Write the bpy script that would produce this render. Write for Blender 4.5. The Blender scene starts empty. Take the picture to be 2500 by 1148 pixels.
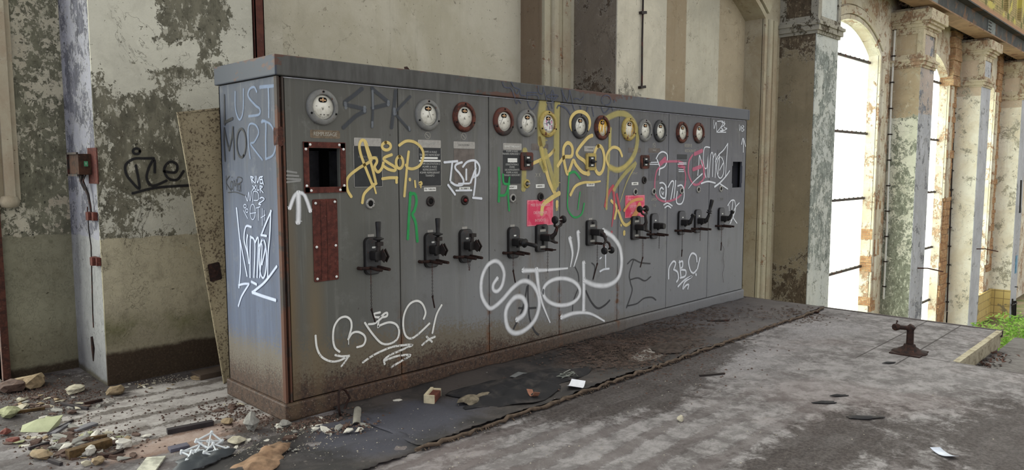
import bpy, bmesh, math, random
from mathutils import Vector, Matrix
random.seed(7)
C = bpy.context.scene.collection
PI = math.pi
# ---------------------------------------------------------------- camera
F_PX = 1772.87
YAW, PITCH, ROLL = math.radians(45.5078), math.radians(-5.3347), math.radians(-0.0578)
CAM = Vector((-2.20126, -4.17191, 1.61442))
Fw = Vector((math.sin(YAW)*math.cos(PITCH), math.cos(YAW)*math.cos(PITCH), math.sin(PITCH)))
Rt = Vector((math.cos(YAW), -math.sin(YAW), 0)); Up = Rt.cross(Fw)
_c, _s = math.cos(ROLL), math.sin(ROLL)
Rt, Up = _c*Rt+_s*Up, _c*Up-_s*Rt
cam = bpy.data.cameras.new('camera'); cam.sensor_width = 36; cam.lens = F_PX/2500*36
cam.clip_start = .05; cam.clip_end = 400
co = bpy.data.objects.new('camera', cam); C.objects.link(co)
co.matrix_world = Matrix(((Rt.x, Up.x, -Fw.x, CAM.x), (Rt.y, Up.y, -Fw.y, CAM.y), (Rt.z, Up.z, -Fw.z, CAM.z), (0, 0, 0, 1)))
bpy.context.scene.camera = co
def ray(x, y): return Fw + Rt*((x-1250)/F_PX) - Up*((y-574)/F_PX)
def onY(x, y, Y=0.0): d = ray(x, y); return CAM + d*((Y-CAM.y)/d.y)
def onX(x, y, X=0.0): d = ray(x, y); return CAM + d*((X-CAM.x)/d.x)
def onZ(x, y, Z=0.0): d = ray(x, y); return CAM + d*((Z-CAM.z)/d.z)
# ---------------------------------------------------------------- node helper
class NT:
    def __init__(s, name):
        s.m = bpy.data.materials.new(name); s.m.use_nodes = True
        s.t = s.m.node_tree; s.t.nodes.clear()
        s.out = s.t.nodes.new('ShaderNodeOutputMaterial')
        s._p = None
    def n(s, ty, **k):
        o = s.t.nodes.new(ty)
        for a, b in k.items(): setattr(o, a, b)
        return o
    def put(s, sock, v):
        if isinstance(v, bpy.types.NodeSocket): s.t.links.new(v, sock)
        elif v is not None:
            if sock.type == 'RGBA' and not hasattr(v, '__len__'): v = (v, v, v)
            if sock.type == 'RGBA' and len(v) == 3: v = (*v, 1)
            sock.default_value = v
    def pos(s):
        if s._p is None:
            g = s.n('ShaderNodeNewGeometry'); s._p = g.outputs['Position']
        return s._p
    def objc(s): return s.n('ShaderNodeTexCoord').outputs['Object']
    def xyz(s, v=None):
        x = s.n('ShaderNodeSeparateXYZ'); s.put(x.inputs[0], v or s.pos()); return x.outputs
    def math(s, op, a, b=0.0, c=None, clamp=False):
        m = s.n('ShaderNodeMath', operation=op, use_clamp=clamp); s.put(m.inputs[0], a); s.put(m.inputs[1], b)
        if c is not None: s.put(m.inputs[2], c)
        return m.outputs[0]
    def vec(s, op, a, b):
        m = s.n('ShaderNodeVectorMath', operation=op); s.put(m.inputs[0], a); s.put(m.inputs[1], b); return m.outputs[0]
    def noise(s, sc, det=6, rough=.6, dist=0.0, stretch=(1, 1, 1), v=None, off=0.0):
        v = v or s.pos()
        mp = s.n('ShaderNodeMapping'); s.put(mp.inputs['Vector'], v)
        mp.inputs['Scale'].default_value = stretch; mp.inputs['Location'].default_value = (off, off*1.7, off*.6)
        t = s.n('ShaderNodeTexNoise'); s.t.links.new(mp.outputs[0], t.inputs['Vector'])
        t.inputs['Scale'].default_value = sc; t.inputs['Detail'].default_value = det
        t.inputs['Roughness'].default_value = rough; t.inputs['Distortion'].default_value = dist
        return t.outputs[0]
    def voro(s, sc, feat='F1', stretch=(1, 1, 1), v=None):
        mp = s.n('ShaderNodeMapping'); s.put(mp.inputs['Vector'], v or s.pos()); mp.inputs['Scale'].default_value = stretch
        t = s.n('ShaderNodeTexVoronoi', feature=feat); s.t.links.new(mp.outputs[0], t.inputs['Vector'])
        t.inputs['Scale'].default_value = sc; return t.outputs
    def step(s, v, a, b):   # smoothstep a..b -> 0..1 (a>b inverts)
        m = s.n('ShaderNodeMapRange', interpolation_type='SMOOTHSTEP'); s.put(m.inputs['Value'], v)
        if a < b: m.inputs['From Min'].default_value = a; m.inputs['From Max'].default_value = b
        else:
            m.inputs['From Min'].default_value = b; m.inputs['From Max'].default_value = a
            m.inputs['To Min'].default_value = 1; m.inputs['To Max'].default_value = 0
        return m.outputs[0]
    def mix(s, f, a, b, mode='MIX'):
        m = s.n('ShaderNodeMix', data_type='RGBA', blend_type=mode)
        s.put(m.inputs[0], f); s.put(m.inputs[6], a); s.put(m.inputs[7], b); return m.outputs[2]
    def blob(s, c, r, amt=1.0):   # soft ellipsoid around a place in the world
        d = s.vec('SUBTRACT', s.pos(), c); d = s.vec('DIVIDE', d, r)
        m = s.n('ShaderNodeVectorMath', operation='LENGTH'); s.put(m.inputs[0], d)
        return s.math('MULTIPLY', s.math('SUBTRACT', 1.0, m.outputs['Value'], clamp=True), amt)
    def add(s, *a):
        r = a[0]
        for b in a[1:]: r = s.math('ADD', r, b)
        return r
    def mul(s, a, b): return s.math('MULTIPLY', a, b)
    def bump(s, h, st=.4, d=.01, nrm=None):
        b = s.n('ShaderNodeBump'); b.inputs['Strength'].default_value = st; b.inputs['Distance'].default_value = d
        s.put(b.inputs['Height'], h)
        if nrm: s.put(b.inputs['Normal'], nrm)
        return b.outputs[0]
    def bsdf(s, col, rough=.8, metal=0.0, normal=None, alpha=None, spec=.3):
        b = s.n('ShaderNodeBsdfPrincipled')
        s.put(b.inputs['Base Color'], col); s.put(b.inputs['Roughness'], rough); s.put(b.inputs['Metallic'], metal)
        b.inputs['Specular IOR Level'].default_value = spec
        if normal: s.put(b.inputs['Normal'], normal)
        if alpha is not None: s.put(b.inputs['Alpha'], alpha)
        s.t.links.new(b.outputs[0], s.out.inputs[0]); return s.m
def rgb(r, g=None, b=None):     # 0-255 sRGB -> linear
    if g is None: g = b = r
    f = lambda c: (c/255/12.92) if c/255 <= .04045 else ((c/255+.055)/1.055)**2.4
    return (f(r), f(g), f(b))
# ---------------------------------------------------------------- mesh builder
class MB:
    def __init__(s): s.v = []; s.f = []; s.uv = []; s.smooth = []
    def add(s, vs, fs, smooth=False, uvs=None):
        b = len(s.v); s.v += [tuple(p) for p in vs]
        for i, f in enumerate(fs):
            s.f.append([b+j for j in f]); s.smooth.append(smooth)
            s.uv.append([uvs[j] for j in f] if uvs else [(0, 0)]*len(f))
        return s
    def box(s, x0, x1, y0, y1, z0, z1, M=None):
        vs = [Vector((x, y, z)) for x in (x0, x1) for y in (y0, y1) for z in (z0, z1)]
        if M: vs = [M @ v for v in vs]
        return s.add(vs, [(0, 1, 3, 2), (4, 6, 7, 5), (0, 4, 5, 1), (2, 3, 7, 6), (0, 2, 6, 4), (1, 5, 7, 3)])
    def rbox(s, x0, x1, y0, y1, z0, z1, r=.02, M=None, axis='y', seg=4):   # rounded outline in xz, extruded along y
        pts = []
        for cx, cz, a0 in ((x1-r, z1-r, 0), (x0+r, z1-r, 90), (x0+r, z0+r, 180), (x1-r, z0+r, 270)):
            for k in range(seg+1):
                a = math.radians(a0+90*k/seg); pts.append((cx+r*math.cos(a), cz+r*math.sin(a)))
        return s.prism(pts, y0, y1, M)
    def prism(s, pts, y0, y1, M=None):   # pts (x,z), ccw seen from -y
        n = len(pts)
        vs = [Vector((x, y0, z)) for x, z in pts]+[Vector((x, y1, z)) for x, z in pts]
        if M: vs = [M @ v for v in vs]
        fs = [tuple(range(n)), tuple(range(2*n-1, n-1, -1))]+[(i, n+i, n+(i+1) % n, (i+1) % n) for i in range(n)]
        return s.add(vs, fs)
    def slab(s, pts, z0, z1):       # pts (x,y) ccw from above
        n = len(pts); vs = [(x, y, z1) for x, y in pts]+[(x, y, z0) for x, y in pts]
        fs = [tuple(range(n)), tuple(range(2*n-1, n-1, -1))]+[(i, n+i, n+(i+1) % n, (i+1) % n) for i in range(n)]
        return s.add(vs, fs)
    def tube(s, pts, r, n=10, closed=False, caps=True, flat=None):
        pts = [Vector(p) for p in pts]; m = len(pts); rs = r if hasattr(r, '__len__') else [r]*m
        vs = []; prev = None
        for i, p in enumerate(pts):
            if closed: t = pts[(i+1) % m]-pts[i-1]
            else: t = pts[min(i+1, m-1)]-pts[max(i-1, 0)]
            t.normalize()
            if prev is None: a = t.orthogonal().normalized()
            else:
                a = prev - t*prev.dot(t)
                a = a.normalized() if a.length > 1e-6 else t.orthogonal().normalized()
            prev = a; b = t.cross(a)
            for k in range(n):
                q = 2*PI*k/n; vs.append(p+(a*math.cos(q)+b*math.sin(q))*rs[i])
        fs = []
        for i in range(m if closed else m-1):
            j = (i+1) % m
            for k in range(n):
                l = (k+1) % n; fs.append((i*n+k, i*n+l, j*n+l, j*n+k))
        s.add(vs, fs, True)
        if caps and not closed:
            s.add(vs[:n], [tuple(range(n-1, -1, -1))]); s.add(vs[-n:], [tuple(range(n))])
        return s
    def lathe(s, prof, M=None, n=32, smooth=True, caps=True):   # prof (radius, height); axis is local z
        vs = []; m = len(prof)
        for r, h in prof:
            for k in range(n): a = 2*PI*k/n; vs.append(Vector((r*math.cos(a), r*math.sin(a), h)))
        if M: vs = [M @ v for v in vs]
        fs = [(i*n+k, i*n+(k+1) % n, (i+1)*n+(k+1) % n, (i+1)*n+k) for i in range(m-1) for k in range(n)]
        s.add(vs, fs, smooth)
        if not caps: return s
        if prof[0][0] > 1e-5: s.add(vs[:n], [tuple(range(n-1, -1, -1))])
        if prof[-1][0] > 1e-5: s.add(vs[-n:], [tuple(range(n))])
        return s
    def build(s, name, mat, parent=None, loc=(0, 0, 0), rot=None, bevel=0):
        me = bpy.data.meshes.new(name); me.from_pydata(s.v, [], s.f)
        for p, sm in zip(me.polygons, s.smooth): p.use_smooth = sm
        if any(any(u != (0, 0) for u in q) for q in s.uv):
            uvl = me.uv_layers.new(name='uv'); k = 0
            for q in s.uv:
                for u in q: uvl.data[k].uv = u; k += 1
        bm = bmesh.new(); bm.from_mesh(me)
        if bevel:
            bmesh.ops.remove_doubles(bm, verts=bm.verts, dist=1e-5)
            bmesh.ops.recalc_face_normals(bm, faces=bm.faces)
            bmesh.ops.bevel(bm, geom=[e for e in bm.edges if len(e.link_faces) == 2 and e.calc_face_angle(0) > .6], offset=bevel, segments=2, affect='EDGES', profile=.6)
        else: bmesh.ops.recalc_face_normals(bm, faces=bm.faces)
        bm.to_mesh(me); bm.free()
        me.materials.append(mat)
        o = bpy.data.objects.new(name, me); C.objects.link(o); o.location = loc
        if rot: o.rotation_euler = rot
        if parent: o.parent = parent
        return o
def tag(o, label=None, cat=None, group=None, kind=None):
    if label: o['label'] = label
    if cat: o['category'] = cat
    if group: o['group'] = group
    if kind: o['kind'] = kind
    return o
def thing(name, label, cat, loc=(0, 0, 0), rz=0, group=None):
    o = bpy.data.objects.new(name, None); C.objects.link(o); o.location = loc; o.rotation_euler = (0, 0, rz)
    o.empty_display_size = .1
    return tag(o, label, cat, group)
def struct(o, label=None): return tag(o, label, None, None, 'structure')
TY = Matrix.Rotation(PI/2, 4, 'X')        # local z -> -y  (front-facing lathes)
# ---------------------------------------------------------------- materials
def plain(name, col, rough=.7, metal=0.0, var=.25, sc=18, bump=.15, rust=0.0, rustcol=(96, 52, 36)):
    t = NT(name); v = t.objc(); nz = t.noise(sc, 5, v=v)
    c = t.mix(t.step(nz, .35, .7), rgb(*col), tuple(a*(1-var) for a in rgb(*col)))
    if rust: c = t.mix(t.step(t.noise(sc*.6, 7, .7, v=v, off=3), .62-rust*.3, .7-rust*.3), c, rgb(*rustcol))
    return t.bsdf(c, rough, metal, t.bump(nz, bump, .004))
def plaster(name, paint, under, grime=(70, 62, 50), peel=.5, sc=2.2, blobs=(), dado=None, damp=None, streak=.5, moss=0, sharp=.02, paint2=None, fine=.5, strips=()):
    """paint over an older coat: the mask is noise plus soft world-placed blobs; sharp flaked edges"""
    t = NT(name); x, y, z = t.xyz()
    n1 = t.noise(sc, 9, .66, .5); n2 = t.noise(sc*5, 9, .75, .6, off=5); n3 = t.noise(38, 6, .75, off=4)
    m = t.add(n1, t.mul(t.math('SUBTRACT', n2, .5), fine), t.mul(t.math('SUBTRACT', n3, .5), .22), t.mul(t.math('SUBTRACT', t.noise(sc*12, 7, .75, stretch=(1, 1, .55), off=51), .5), fine*.55))
    for c, r, a in blobs: m = t.add(m, t.blob(c, r, a))
    mask = t.step(m, 1-peel-sharp, 1-peel+sharp)
    flk = t.step(t.add(n2, t.mul(t.math('SUBTRACT', n1, .5), .5)), .655, .67)
    mask = t.math('MAXIMUM', mask, t.mul(flk, .85))
    crk = t.step(t.math('ABSOLUTE', t.math('SUBTRACT', t.noise(1.3, 9, .6, .7, off=41), .5)), .0035, .001)
    crk = t.mul(crk, t.step(t.noise(.8, 3, off=44), .5, .56))
    edge = t.mul(t.step(m, 1-peel-.05, 1-peel-.005), t.math('SUBTRACT', 1.0, mask))
    cl = t.noise(.9, 8, .68, .4, off=9); cl2 = t.noise(4.5, 8, .7, .3, off=15)
    pc = t.mix(t.step(cl, .36, .64), rgb(*paint), rgb(*(paint2 or [int(q*.9) for q in paint])))
    for ax, a, b, col in strips:     # painted bands with a straight edge
        v = {'x': x, 'y': y, 'z': z}[ax]
        pc = t.mix(t.mul(t.step(v, a-.015, a+.015), t.step(v, b+.015, b-.015)), pc, t.mix(t.step(cl, .4, .65), rgb(*col), tuple(q*.85 for q in rgb(*col))))
    pc = t.mix(t.mul(t.step(cl2, .5, .72), .45), pc, t.mix(.5, rgb(*grime), rgb(*paint)))
    pc = t.mix(t.mul(t.step(cl2, .42, .3), .35), pc, rgb(*[min(255, int(q*1.1)) for q in paint]))
    us = t.noise(11, 9, .75, .4, stretch=(1, 1, .6), off=2)
    uc = t.mix(t.step(us, .38, .6), rgb(*[int(q*.78) for q in under]), rgb(*under))
    uc = t.mix(t.step(t.noise(17, 8, .75, stretch=(1, 1, .5), off=4), .555, .575), uc, rgb(*[int(.35*q+.65*r_) for q, r_ in zip(under, paint)]))
    uc = t.mix(t.step(t.noise(24, 7, .7, off=14), .62, .64), uc, rgb(*[int(q*.55) for q in under]))
    c = t.mix(mask, pc, uc)
    c = t.mix(t.mul(edge, .3), c, rgb(222, 219, 204))  # painted highlight: coat lightened along the flaked edges
    if dado:
        zz, dp, du = dado
        dn = t.add(t.mul(t.noise(1.5, 9, .65, off=1), .9), t.mul(t.math('SUBTRACT', n2, .5), .3))
        dc = t.mix(t.step(dn, .56, .6), t.mix(t.step(cl, .4, .65), rgb(*dp), tuple(q*.82 for q in rgb(*dp))), rgb(*du))
        dc = t.mix(t.mul(t.step(cl2, .48, .7), .4), dc, rgb(*grime))
        c = t.mix(t.step(t.add(z, t.mul(t.math('SUBTRACT', t.noise(6, 4, off=7), .5), .07)), zz+.006, zz-.006), c, dc)
    st = t.noise(3.4, 8, .72, stretch=(2.2, 2.2, .16), off=8)
    c = t.mix(t.mul(t.step(st, .52, .74), streak*.8), c, rgb(*grime))
    sp = t.noise(60, 5, .75, off=11); c = t.mix(t.mul(t.step(sp, .6, .7), .4), c, rgb(*grime))
    c = t.mix(t.mul(t.step(t.noise(28, 3, .6, off=21), .69, .71), .75), c, tuple(q*.45 for q in rgb(*grime)))
    c = t.mix(t.mul(crk, .6), c, tuple(q*.4 for q in rgb(*grime)))
    if moss:
        mz, mh, col = moss
        g = t.mul(t.step(z, mz-mh, mz), t.step(z, mz+mh, mz))
        c = t.mix(t.mul(t.mul(g, t.step(t.noise(2.2, 8, .7, off=13), .36, .62)), .85), c, rgb(*col))
    if damp:
        dz, col = damp
        zz = t.add(z, t.mul(t.math('SUBTRACT', t.noise(2.5, 8, .65, off=6), .5), .16))
        c = t.mix(t.mul(t.step(t.add(zz, t.mul(cl2, .3)), dz+.62, dz+.2), .5), c, rgb(*grime))
        c = t.mix(t.step(zz, dz+.03, dz-.01), c, t.mix(t.step(sp, .5, .6), rgb(*col), tuple(q*1.5 for q in rgb(*col))))
    h = t.add(t.mul(mask, -1.0), t.mul(n2, .8), t.mul(sp, .35), t.mul(us, .5))
    return t.bsdf(c, .92, 0, t.bump(h, .6, .014), spec=.15)
def brick(name, a=(168, 120, 85), b=(190, 150, 110), mortar=(150, 140, 120), sc=1.0):
    t = NT(name); x, y, z = t.xyz(); v = t.n('ShaderNodeCombineXYZ'); t.put(v.inputs[0], t.math('ADD', x, y)); t.put(v.inputs[1], z)
    k = t.n('ShaderNodeTexBrick'); t.t.links.new(v.outputs[0], k.inputs['Vector'])
    k.inputs['Scale'].default_value = 4.2*sc; t.put(k.inputs['Color1'], rgb(*a)); t.put(k.inputs['Color2'], rgb(*b)); t.put(k.inputs['Mortar'], rgb(*mortar))
    k.inputs['Mortar Size'].default_value = .015
    n = t.noise(7, 8, .7); c = t.mix(t.step(n, .5, .7), k.outputs[0], rgb(205, 185, 150))
    c = t.mix(t.mul(t.step(t.noise(3, 6, off=3), .5, .7), .5), c, rgb(110, 80, 60))
    return t.bsdf(c, .95, 0, t.bump(t.add(n, t.mul(k.outputs[1], -.6)), .9, .04))
def steelpaint(name, base=(112, 112, 112), base2=(98, 97, 92), side=False):
    t = NT(name); x, y, z = t.xyz()
    st = t.noise(2.6, 9, .72, stretch=(2.4, 2.4, .13)); st2 = t.noise(9, 8, .7, stretch=(2.2, 2.2, .09), off=4)
    big = t.noise(1.3, 7, .65, off=2); mid = t.noise(6, 8, .7, off=18)
    c = t.mix(t.step(st, .38, .64), rgb(*base), rgb(*base2))
    if not side:   # the near doors are browner, the far ones a cooler grey
        c = t.mix(t.mul(t.step(t.add(x, t.mul(big, 1.4)), 3.2, 1.0), .9), c, rgb(86, 86, 79))
        c = t.mix(t.mul(t.step(x, 2.6, 4.8), .8), c, rgb(98, 99, 106))
        low = t.mul(t.step(z, 1.35, .7), t.step(x, .2, 1.8))
        c = t.mix(t.mul(low, .6), c, rgb(134, 136, 137))
        c = t.mix(t.mul(t.step(z, 1.6, 2.15), .45), c, rgb(70, 68, 64))
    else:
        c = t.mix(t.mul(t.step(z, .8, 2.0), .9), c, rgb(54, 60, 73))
    c = t.mix(t.mul(t.step(st2, .54, .76), .35), c, rgb(142, 142, 134))
    c = t.mix(t.mul(t.step(t.noise(5, 9, .72, stretch=(2, 2, .08), off=9), .55, .72), .5), c, rgb(80, 74, 62))
    c = t.mix(t.mul(t.step(mid, .55, .72), .3), c, rgb(84, 80, 72)); c = t.mix(t.mul(t.step(mid, .45, .3), .22), c, rgb(132, 132, 128))
    sp = t.noise(70, 3, .6, off=6); sm = t.noise(2.2, 6, .65, off=12)
    c = t.mix(t.mul(t.step(sp, .68, .71), .6), c, rgb(62, 56, 50))
    c = t.mix(t.mul(t.step(t.noise(34, 4, .6, stretch=(1, 1, .5), off=26), .70, .715), .7), c, rgb(58, 50, 44))
    # rust and dirt creeping up from the base, strongest at the near corner
    fade = t.math('MULTIPLY', t.step(x, 4.2, .0), .22) if not side else .22
    hz = t.math('DIVIDE', t.math('SUBTRACT', z, .04), t.math('ADD', fade, .10))
    r = t.add(hz, t.mul(t.math('SUBTRACT', t.noise(75, 4, .75, off=1), .5), 2.2), t.mul(t.math('SUBTRACT', sm, .5), .8))
    k = 1.0 if side else t.step(x, 5.2, 1.2)
    c = t.mix(t.mul(t.mul(t.step(r, 1.55, 1.05), .85), k), c, rgb(106, 96, 78))
    c = t.mix(t.mul(t.step(r, .95, .35), t.mul(t.math('ADD', k, .15), 1.0)), c, t.mix(t.step(t.noise(35, 6, .7, off=3), .45, .6), rgb(78, 60, 48), rgb(54, 42, 36)))
    c = t.mix(t.mul(t.mul(t.step(t.noise(130, 2, .5, off=2), .66, .70), t.step(hz, 1.3, .4)), k), c, rgb(150, 138, 126))
    if not side:
        c = t.mix(t.mul(t.blob((.22, 0, .62), (.10, 1, .75), .8), t.step(st, .4, .56)), c, rgb(112, 98, 74))
        c = t.mix(t.mul(t.blob((.05, 0, .7), (.08, 1, .95), 1.3), .8), c, rgb(104, 88, 64))
        for sx in (.906, 1.785, 2.645, 3.508):   # rust bleeding from the seams low down
            c = t.mix(t.mul(t.blob((sx, 0, .28), (.05, 1, .42), 1.4), t.step(t.noise(14, 8, .7, off=5), .42, .62)), c, rgb(104, 72, 50))
        c = t.mix(t.mul(t.blob((2.3, 0, .5), (.35, 1, .5), 1.0), t.step(t.noise(5, 8, .7, stretch=(2, 1, .5), off=31), .46, .62)), c, rgb(112, 98, 84))
    else: c = t.mix(t.mul(t.step(y, .07, .0), t.mul(t.step(z, 1.3, .6), .8)), c, rgb(112, 84, 66))
    return t.bsdf(c, t.math('ADD', .45, t.mul(st, .3)), .0, t.bump(t.add(t.mul(st2, .4), t.mul(sp, .6)), .2, .003), spec=.35)
def rustmat(name, a=(84, 52, 42), b=(56, 38, 33), c3=(112, 84, 68), sc=26):
    t = NT(name); v = t.objc(); n = t.noise(sc, 8, .7, v=v)
    c = t.mix(t.step(n, .38, .62), rgb(*a), rgb(*b)); c = t.mix(t.step(t.noise(sc*1.7, 6, .7, v=v, off=3), .6, .7), c, rgb(*c3))
    return t.bsdf(c, .85, 0, t.bump(n, .5, .004), spec=.2)
def spray(name, col, alpha=.92, soft=.35, worn=0.0):
    t = NT(name); uv = t.n('ShaderNodeUVMap').outputs[0]; s = t.n('ShaderNodeSeparateXYZ'); t.put(s.inputs[0], uv)
    d = t.math('ABSOLUTE', t.math('SUBTRACT', s.outputs[1], .5)); d = t.mul(d, 2.0)
    a = t.step(d, 1.0, 1-soft)
    a = t.mul(a, alpha)
    if soft > .3: a = t.mul(a, t.step(t.add(t.noise(220, 2, .5), t.mul(a, .9)), .45, .85))
    if worn:
        z = t.xyz()[2]
        k = t.add(t.noise(55, 6, .75), t.mul(t.math('SUBTRACT', .62, z, clamp=True), worn))
        a = t.mul(a, t.step(k, .74, .66))
    n = t.noise(12, 4); c = t.mix(t.step(n, .4, .7), rgb(*col), tuple(q*.86 for q in rgb(*col)))
    b = t.bsdf(c, .55, 0, None, a, spec=.3); return b
M = {}
M['front'] = steelpaint('grey enamel'); M['side'] = steelpaint('side enamel tinted by sky light', (88, 98, 120), (76, 84, 103), True)  # side panel: blue sky light from the left is put into the enamel colour
M['lid'] = None
t = NT('lid enamel'); x, y, z = t.xyz(); st = t.noise(9, 6, .6, stretch=(2, 2, .5))
c = t.mix(t.step(st, .35, .7), rgb(78, 78, 75), rgb(62, 61, 58)); c = t.mix(t.mul(t.step(x, 2.6, 4.2), .7), c, rgb(90, 93, 100)); c = t.mix(t.step(x, .0, -.015), c, rgb(56, 61, 71))  # left end face: blue side light put into the lid colour
c = t.mix(t.step(t.add(t.noise(7, 8, .7, stretch=(1, 1, 2)), t.blob((3.3, 0, 2.28), (.8, 1, .1), .22), t.blob((1.9, 0, 2.19), (.5, 1, .04), .35), t.blob((0, 0, 2.25), (.25, 1, .2), .12), t.mul(t.step(z, 2.275, 2.3), .10)), .64, .70), c, rgb(84, 60, 50))
M['lid'] = t.bsdf(c, .55, 0, t.bump(st, .2, .003))
M['rust'] = rustmat('rust'); M['rustdark'] = rustmat('dark rust', (54, 36, 30), (34, 26, 24), (88, 54, 40))
M['rustred'] = rustmat('red lead rust', (94, 52, 44), (70, 40, 35), (124, 86, 74))
M['black'] = plain('black bakelite', (34, 32, 31), .5, bump=.08)
M['iron'] = plain('dark iron', (48, 42, 39), .6, .2, rust=.35, rustcol=(74, 42, 34))
M['greybez'] = plain('grey bezel', (118, 118, 114), .55, rust=.15, sc=30)
M['darkbez'] = plain('charcoal bezel', (62, 62, 62), .5, rust=.1, sc=30)
M['rustbez'] = plain('rusted bezel', (98, 56, 44), .8, rust=.5, rustcol=(58, 36, 30), sc=22)
M['drustbez'] = plain('half rusted bezel', (56, 50, 48), .7, rust=.7, rustcol=(88, 50, 40), sc=10)
M['yelbez'] = plain('yellow sprayed bezel', (176, 156, 88), .6, rust=.15, sc=24)
M['seam'] = plain('dark gap', (14, 13, 12), .9, bump=0)
M['inner'] = plain('cabinet inside', (222, 222, 230), .8)
M['steel'] = plain('zinc plate', (150, 148, 142), .45, .3, rust=.12, sc=30)
M['white'] = plain('white', (225, 225, 218), .6, var=.1)
M['paper'] = plain('white paper', (215, 216, 222), .8, var=.1, sc=60)
M['board'] = plain('black engraved board', (44, 46, 47), .5, var=.3, sc=12)
M['strip'] = plain('aluminium label strip', (158, 155, 148), .4, .2, var=.2, sc=40)
M['faded'] = plain('faded board', (112, 104, 98), .7, var=.35, sc=14)
M['letter'] = plain('engraved lettering', (182, 182, 176), .7, var=.2, sc=60)
M['letterdim'] = plain('worn lettering', (120, 120, 116), .7, var=.2, sc=60)
M['scratch'] = plain('scratched marks', (168, 164, 152), .7, var=.1)
t = NT('red enamel sign'); n = t.noise(9, 5, .6, .8); M['sign'] = t.bsdf(t.mix(t.step(n, .45, .6), rgb(208, 52, 88), rgb(222, 104, 124)), .4, 0)
M['signtext'] = plain('sign lettering', (236, 176, 180), .6, var=.1)
t = NT('gauge face'); v = t.objc(); c = t.mix(t.step(t.noise(14, 5, v=v), .5, .7), rgb(222, 220, 208), rgb(190, 186, 170)); M['dial'] = t.bsdf(c, .35, spec=.5)
t = NT('gauge face sprayed yellow'); c = t.mix(t.step(t.noise(12, 5, stretch=(2.5, 2.5, .5)), .46, .5), rgb(222, 172, 60), rgb(218, 214, 196)); M['dialy'] = t.bsdf(c, .35, spec=.5)
t = NT('gauge sticker'); c = t.mix(t.step(t.noise(40, 3, off=3), .5, .53), rgb(206, 204, 200), rgb(60, 66, 84)); c = t.mix(t.step(t.noise(30, 3, off=8), .56, .6), c, rgb(190, 120, 150)); M['sticker'] = t.bsdf(c, .3, spec=.5)
M['mark'] = plain('gauge marks', (60, 58, 54), .6, var=0)
M['brassy'] = plain('gauge movement', (200, 160, 120), .3, .6)
M['concrete'] = plaster('light concrete', (176, 172, 164), (140, 136, 128), peel=.3, streak=.25)
# ---------------------------------------------------------------- building shell
YC, YW, YG = 1.65, 2.38, 2.60          # column faces, wall plane, glazing plane
GZ = -4.4                              # yard level below the platform
wl = []
# --- floor
t = NT('platform floor'); x, y, z = t.xyz()
n1 = t.noise(1.0, 10, .68, .5); n2 = t.noise(7, 10, .75, .3, off=3); n3 = t.noise(45, 7, .75, off=5); n4 = t.noise(4.5, 10, .78, .8, off=23)
wob = t.add(t.mul(t.math('SUBTRACT', t.noise(1.2, 6, .6, off=2), .5), .22), t.mul(t.math('SUBTRACT', n4, .5), .10))
ph = t.math('SINE', t.mul(t.math('ADD', y, wob), 27.0))
gr = t.mul(t.math('SUBTRACT', n2, .5), 3.0)
stripe = t.mul(t.step(t.add(ph, gr, t.mul(t.math('SUBTRACT', n3, .5), 2.2)), .0, .7), t.step(t.add(x, n4), 4.2, 1.6))
base = t.mix(t.step(n2, .40, .60), rgb(136, 132, 132), rgb(104, 100, 100))
base = t.mix(t.mul(t.step(n4, .5, .66), .5), base, rgb(94, 90, 90))
base = t.mix(t.mul(t.step(t.noise(16, 9, .8, stretch=(.6, 1.3, 1), off=61), .5, .66), .45), base, rgb(84, 79, 79))
c = t.mix(t.mul(stripe, .62), base, rgb(84, 76, 75))
c = t.mix(t.mul(t.step(t.add(n1, t.mul(t.math('SUBTRACT', n2, .5), .5)), .48, .66), .6), c, t.mix(t.step(n3, .4, .6), rgb(84, 78, 77), rgb(62, 57, 56)))
c = t.mix(t.mul(t.step(t.noise(.8, 7, .65, off=14), .54, .66), .25), c, rgb(112, 98, 96))
worn = t.step(t.add(t.blob((3.4, -1.35, 0), (1.9, .8, 9), .9), t.blob((5.3, -1.4, 0), (1.0, .9, 9), .9), t.blob((.9, -1.6, 0), (.8, .7, 9), .5), t.mul(t.math('SUBTRACT', n4, .5), 1.6), t.mul(t.math('SUBTRACT', n2, .5), .8)), .45, .8)
c = t.mix(t.mul(worn, .55), c, t.mix(t.step(n3, .42, .6), rgb(150, 147, 149), rgb(116, 112, 113)))
pale = t.step(t.add(t.blob((-.45, .75, 0), (1.15, 1.05, 9), 1.3), t.mul(t.math('SUBTRACT', n2, .5), .8)), .25, .5)
band = t.step(t.add(ph, gr, t.mul(t.math('SUBTRACT', n3, .5), 3.0)), .45, .8)
c = t.mix(t.mul(pale, .92), c, t.mix(t.mul(band, .8), t.mix(t.step(n2, .4, .65), rgb(172, 167, 163), rgb(138, 132, 128)), t.mix(t.step(n3, .45, .6), rgb(96, 88, 82), rgb(62, 55, 50))))
c = t.mix(t.mul(t.step(t.add(t.blob((-.5, .15, 0), (.9, .25, 9), 1.3), t.mul(t.math('SUBTRACT', n4, .5), 1.6)), .4, .7), .5), c, rgb(158, 126, 108))
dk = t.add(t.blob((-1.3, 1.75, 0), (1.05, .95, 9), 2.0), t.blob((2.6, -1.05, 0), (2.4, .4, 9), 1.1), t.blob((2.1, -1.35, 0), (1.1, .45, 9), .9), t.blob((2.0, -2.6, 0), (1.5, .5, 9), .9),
        t.blob((2.9, -3.4, 0), (1.6, .7, 9), .9), t.blob((.3, 1.6, 0), (1.6, .30, 9), 1.1), t.blob((-.1, .0, 0), (.5, .3, 9), .9), t.mul(t.math('SUBTRACT', n2, .5), 1.2), t.mul(t.math('SUBTRACT', n4, .5), .9))
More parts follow.
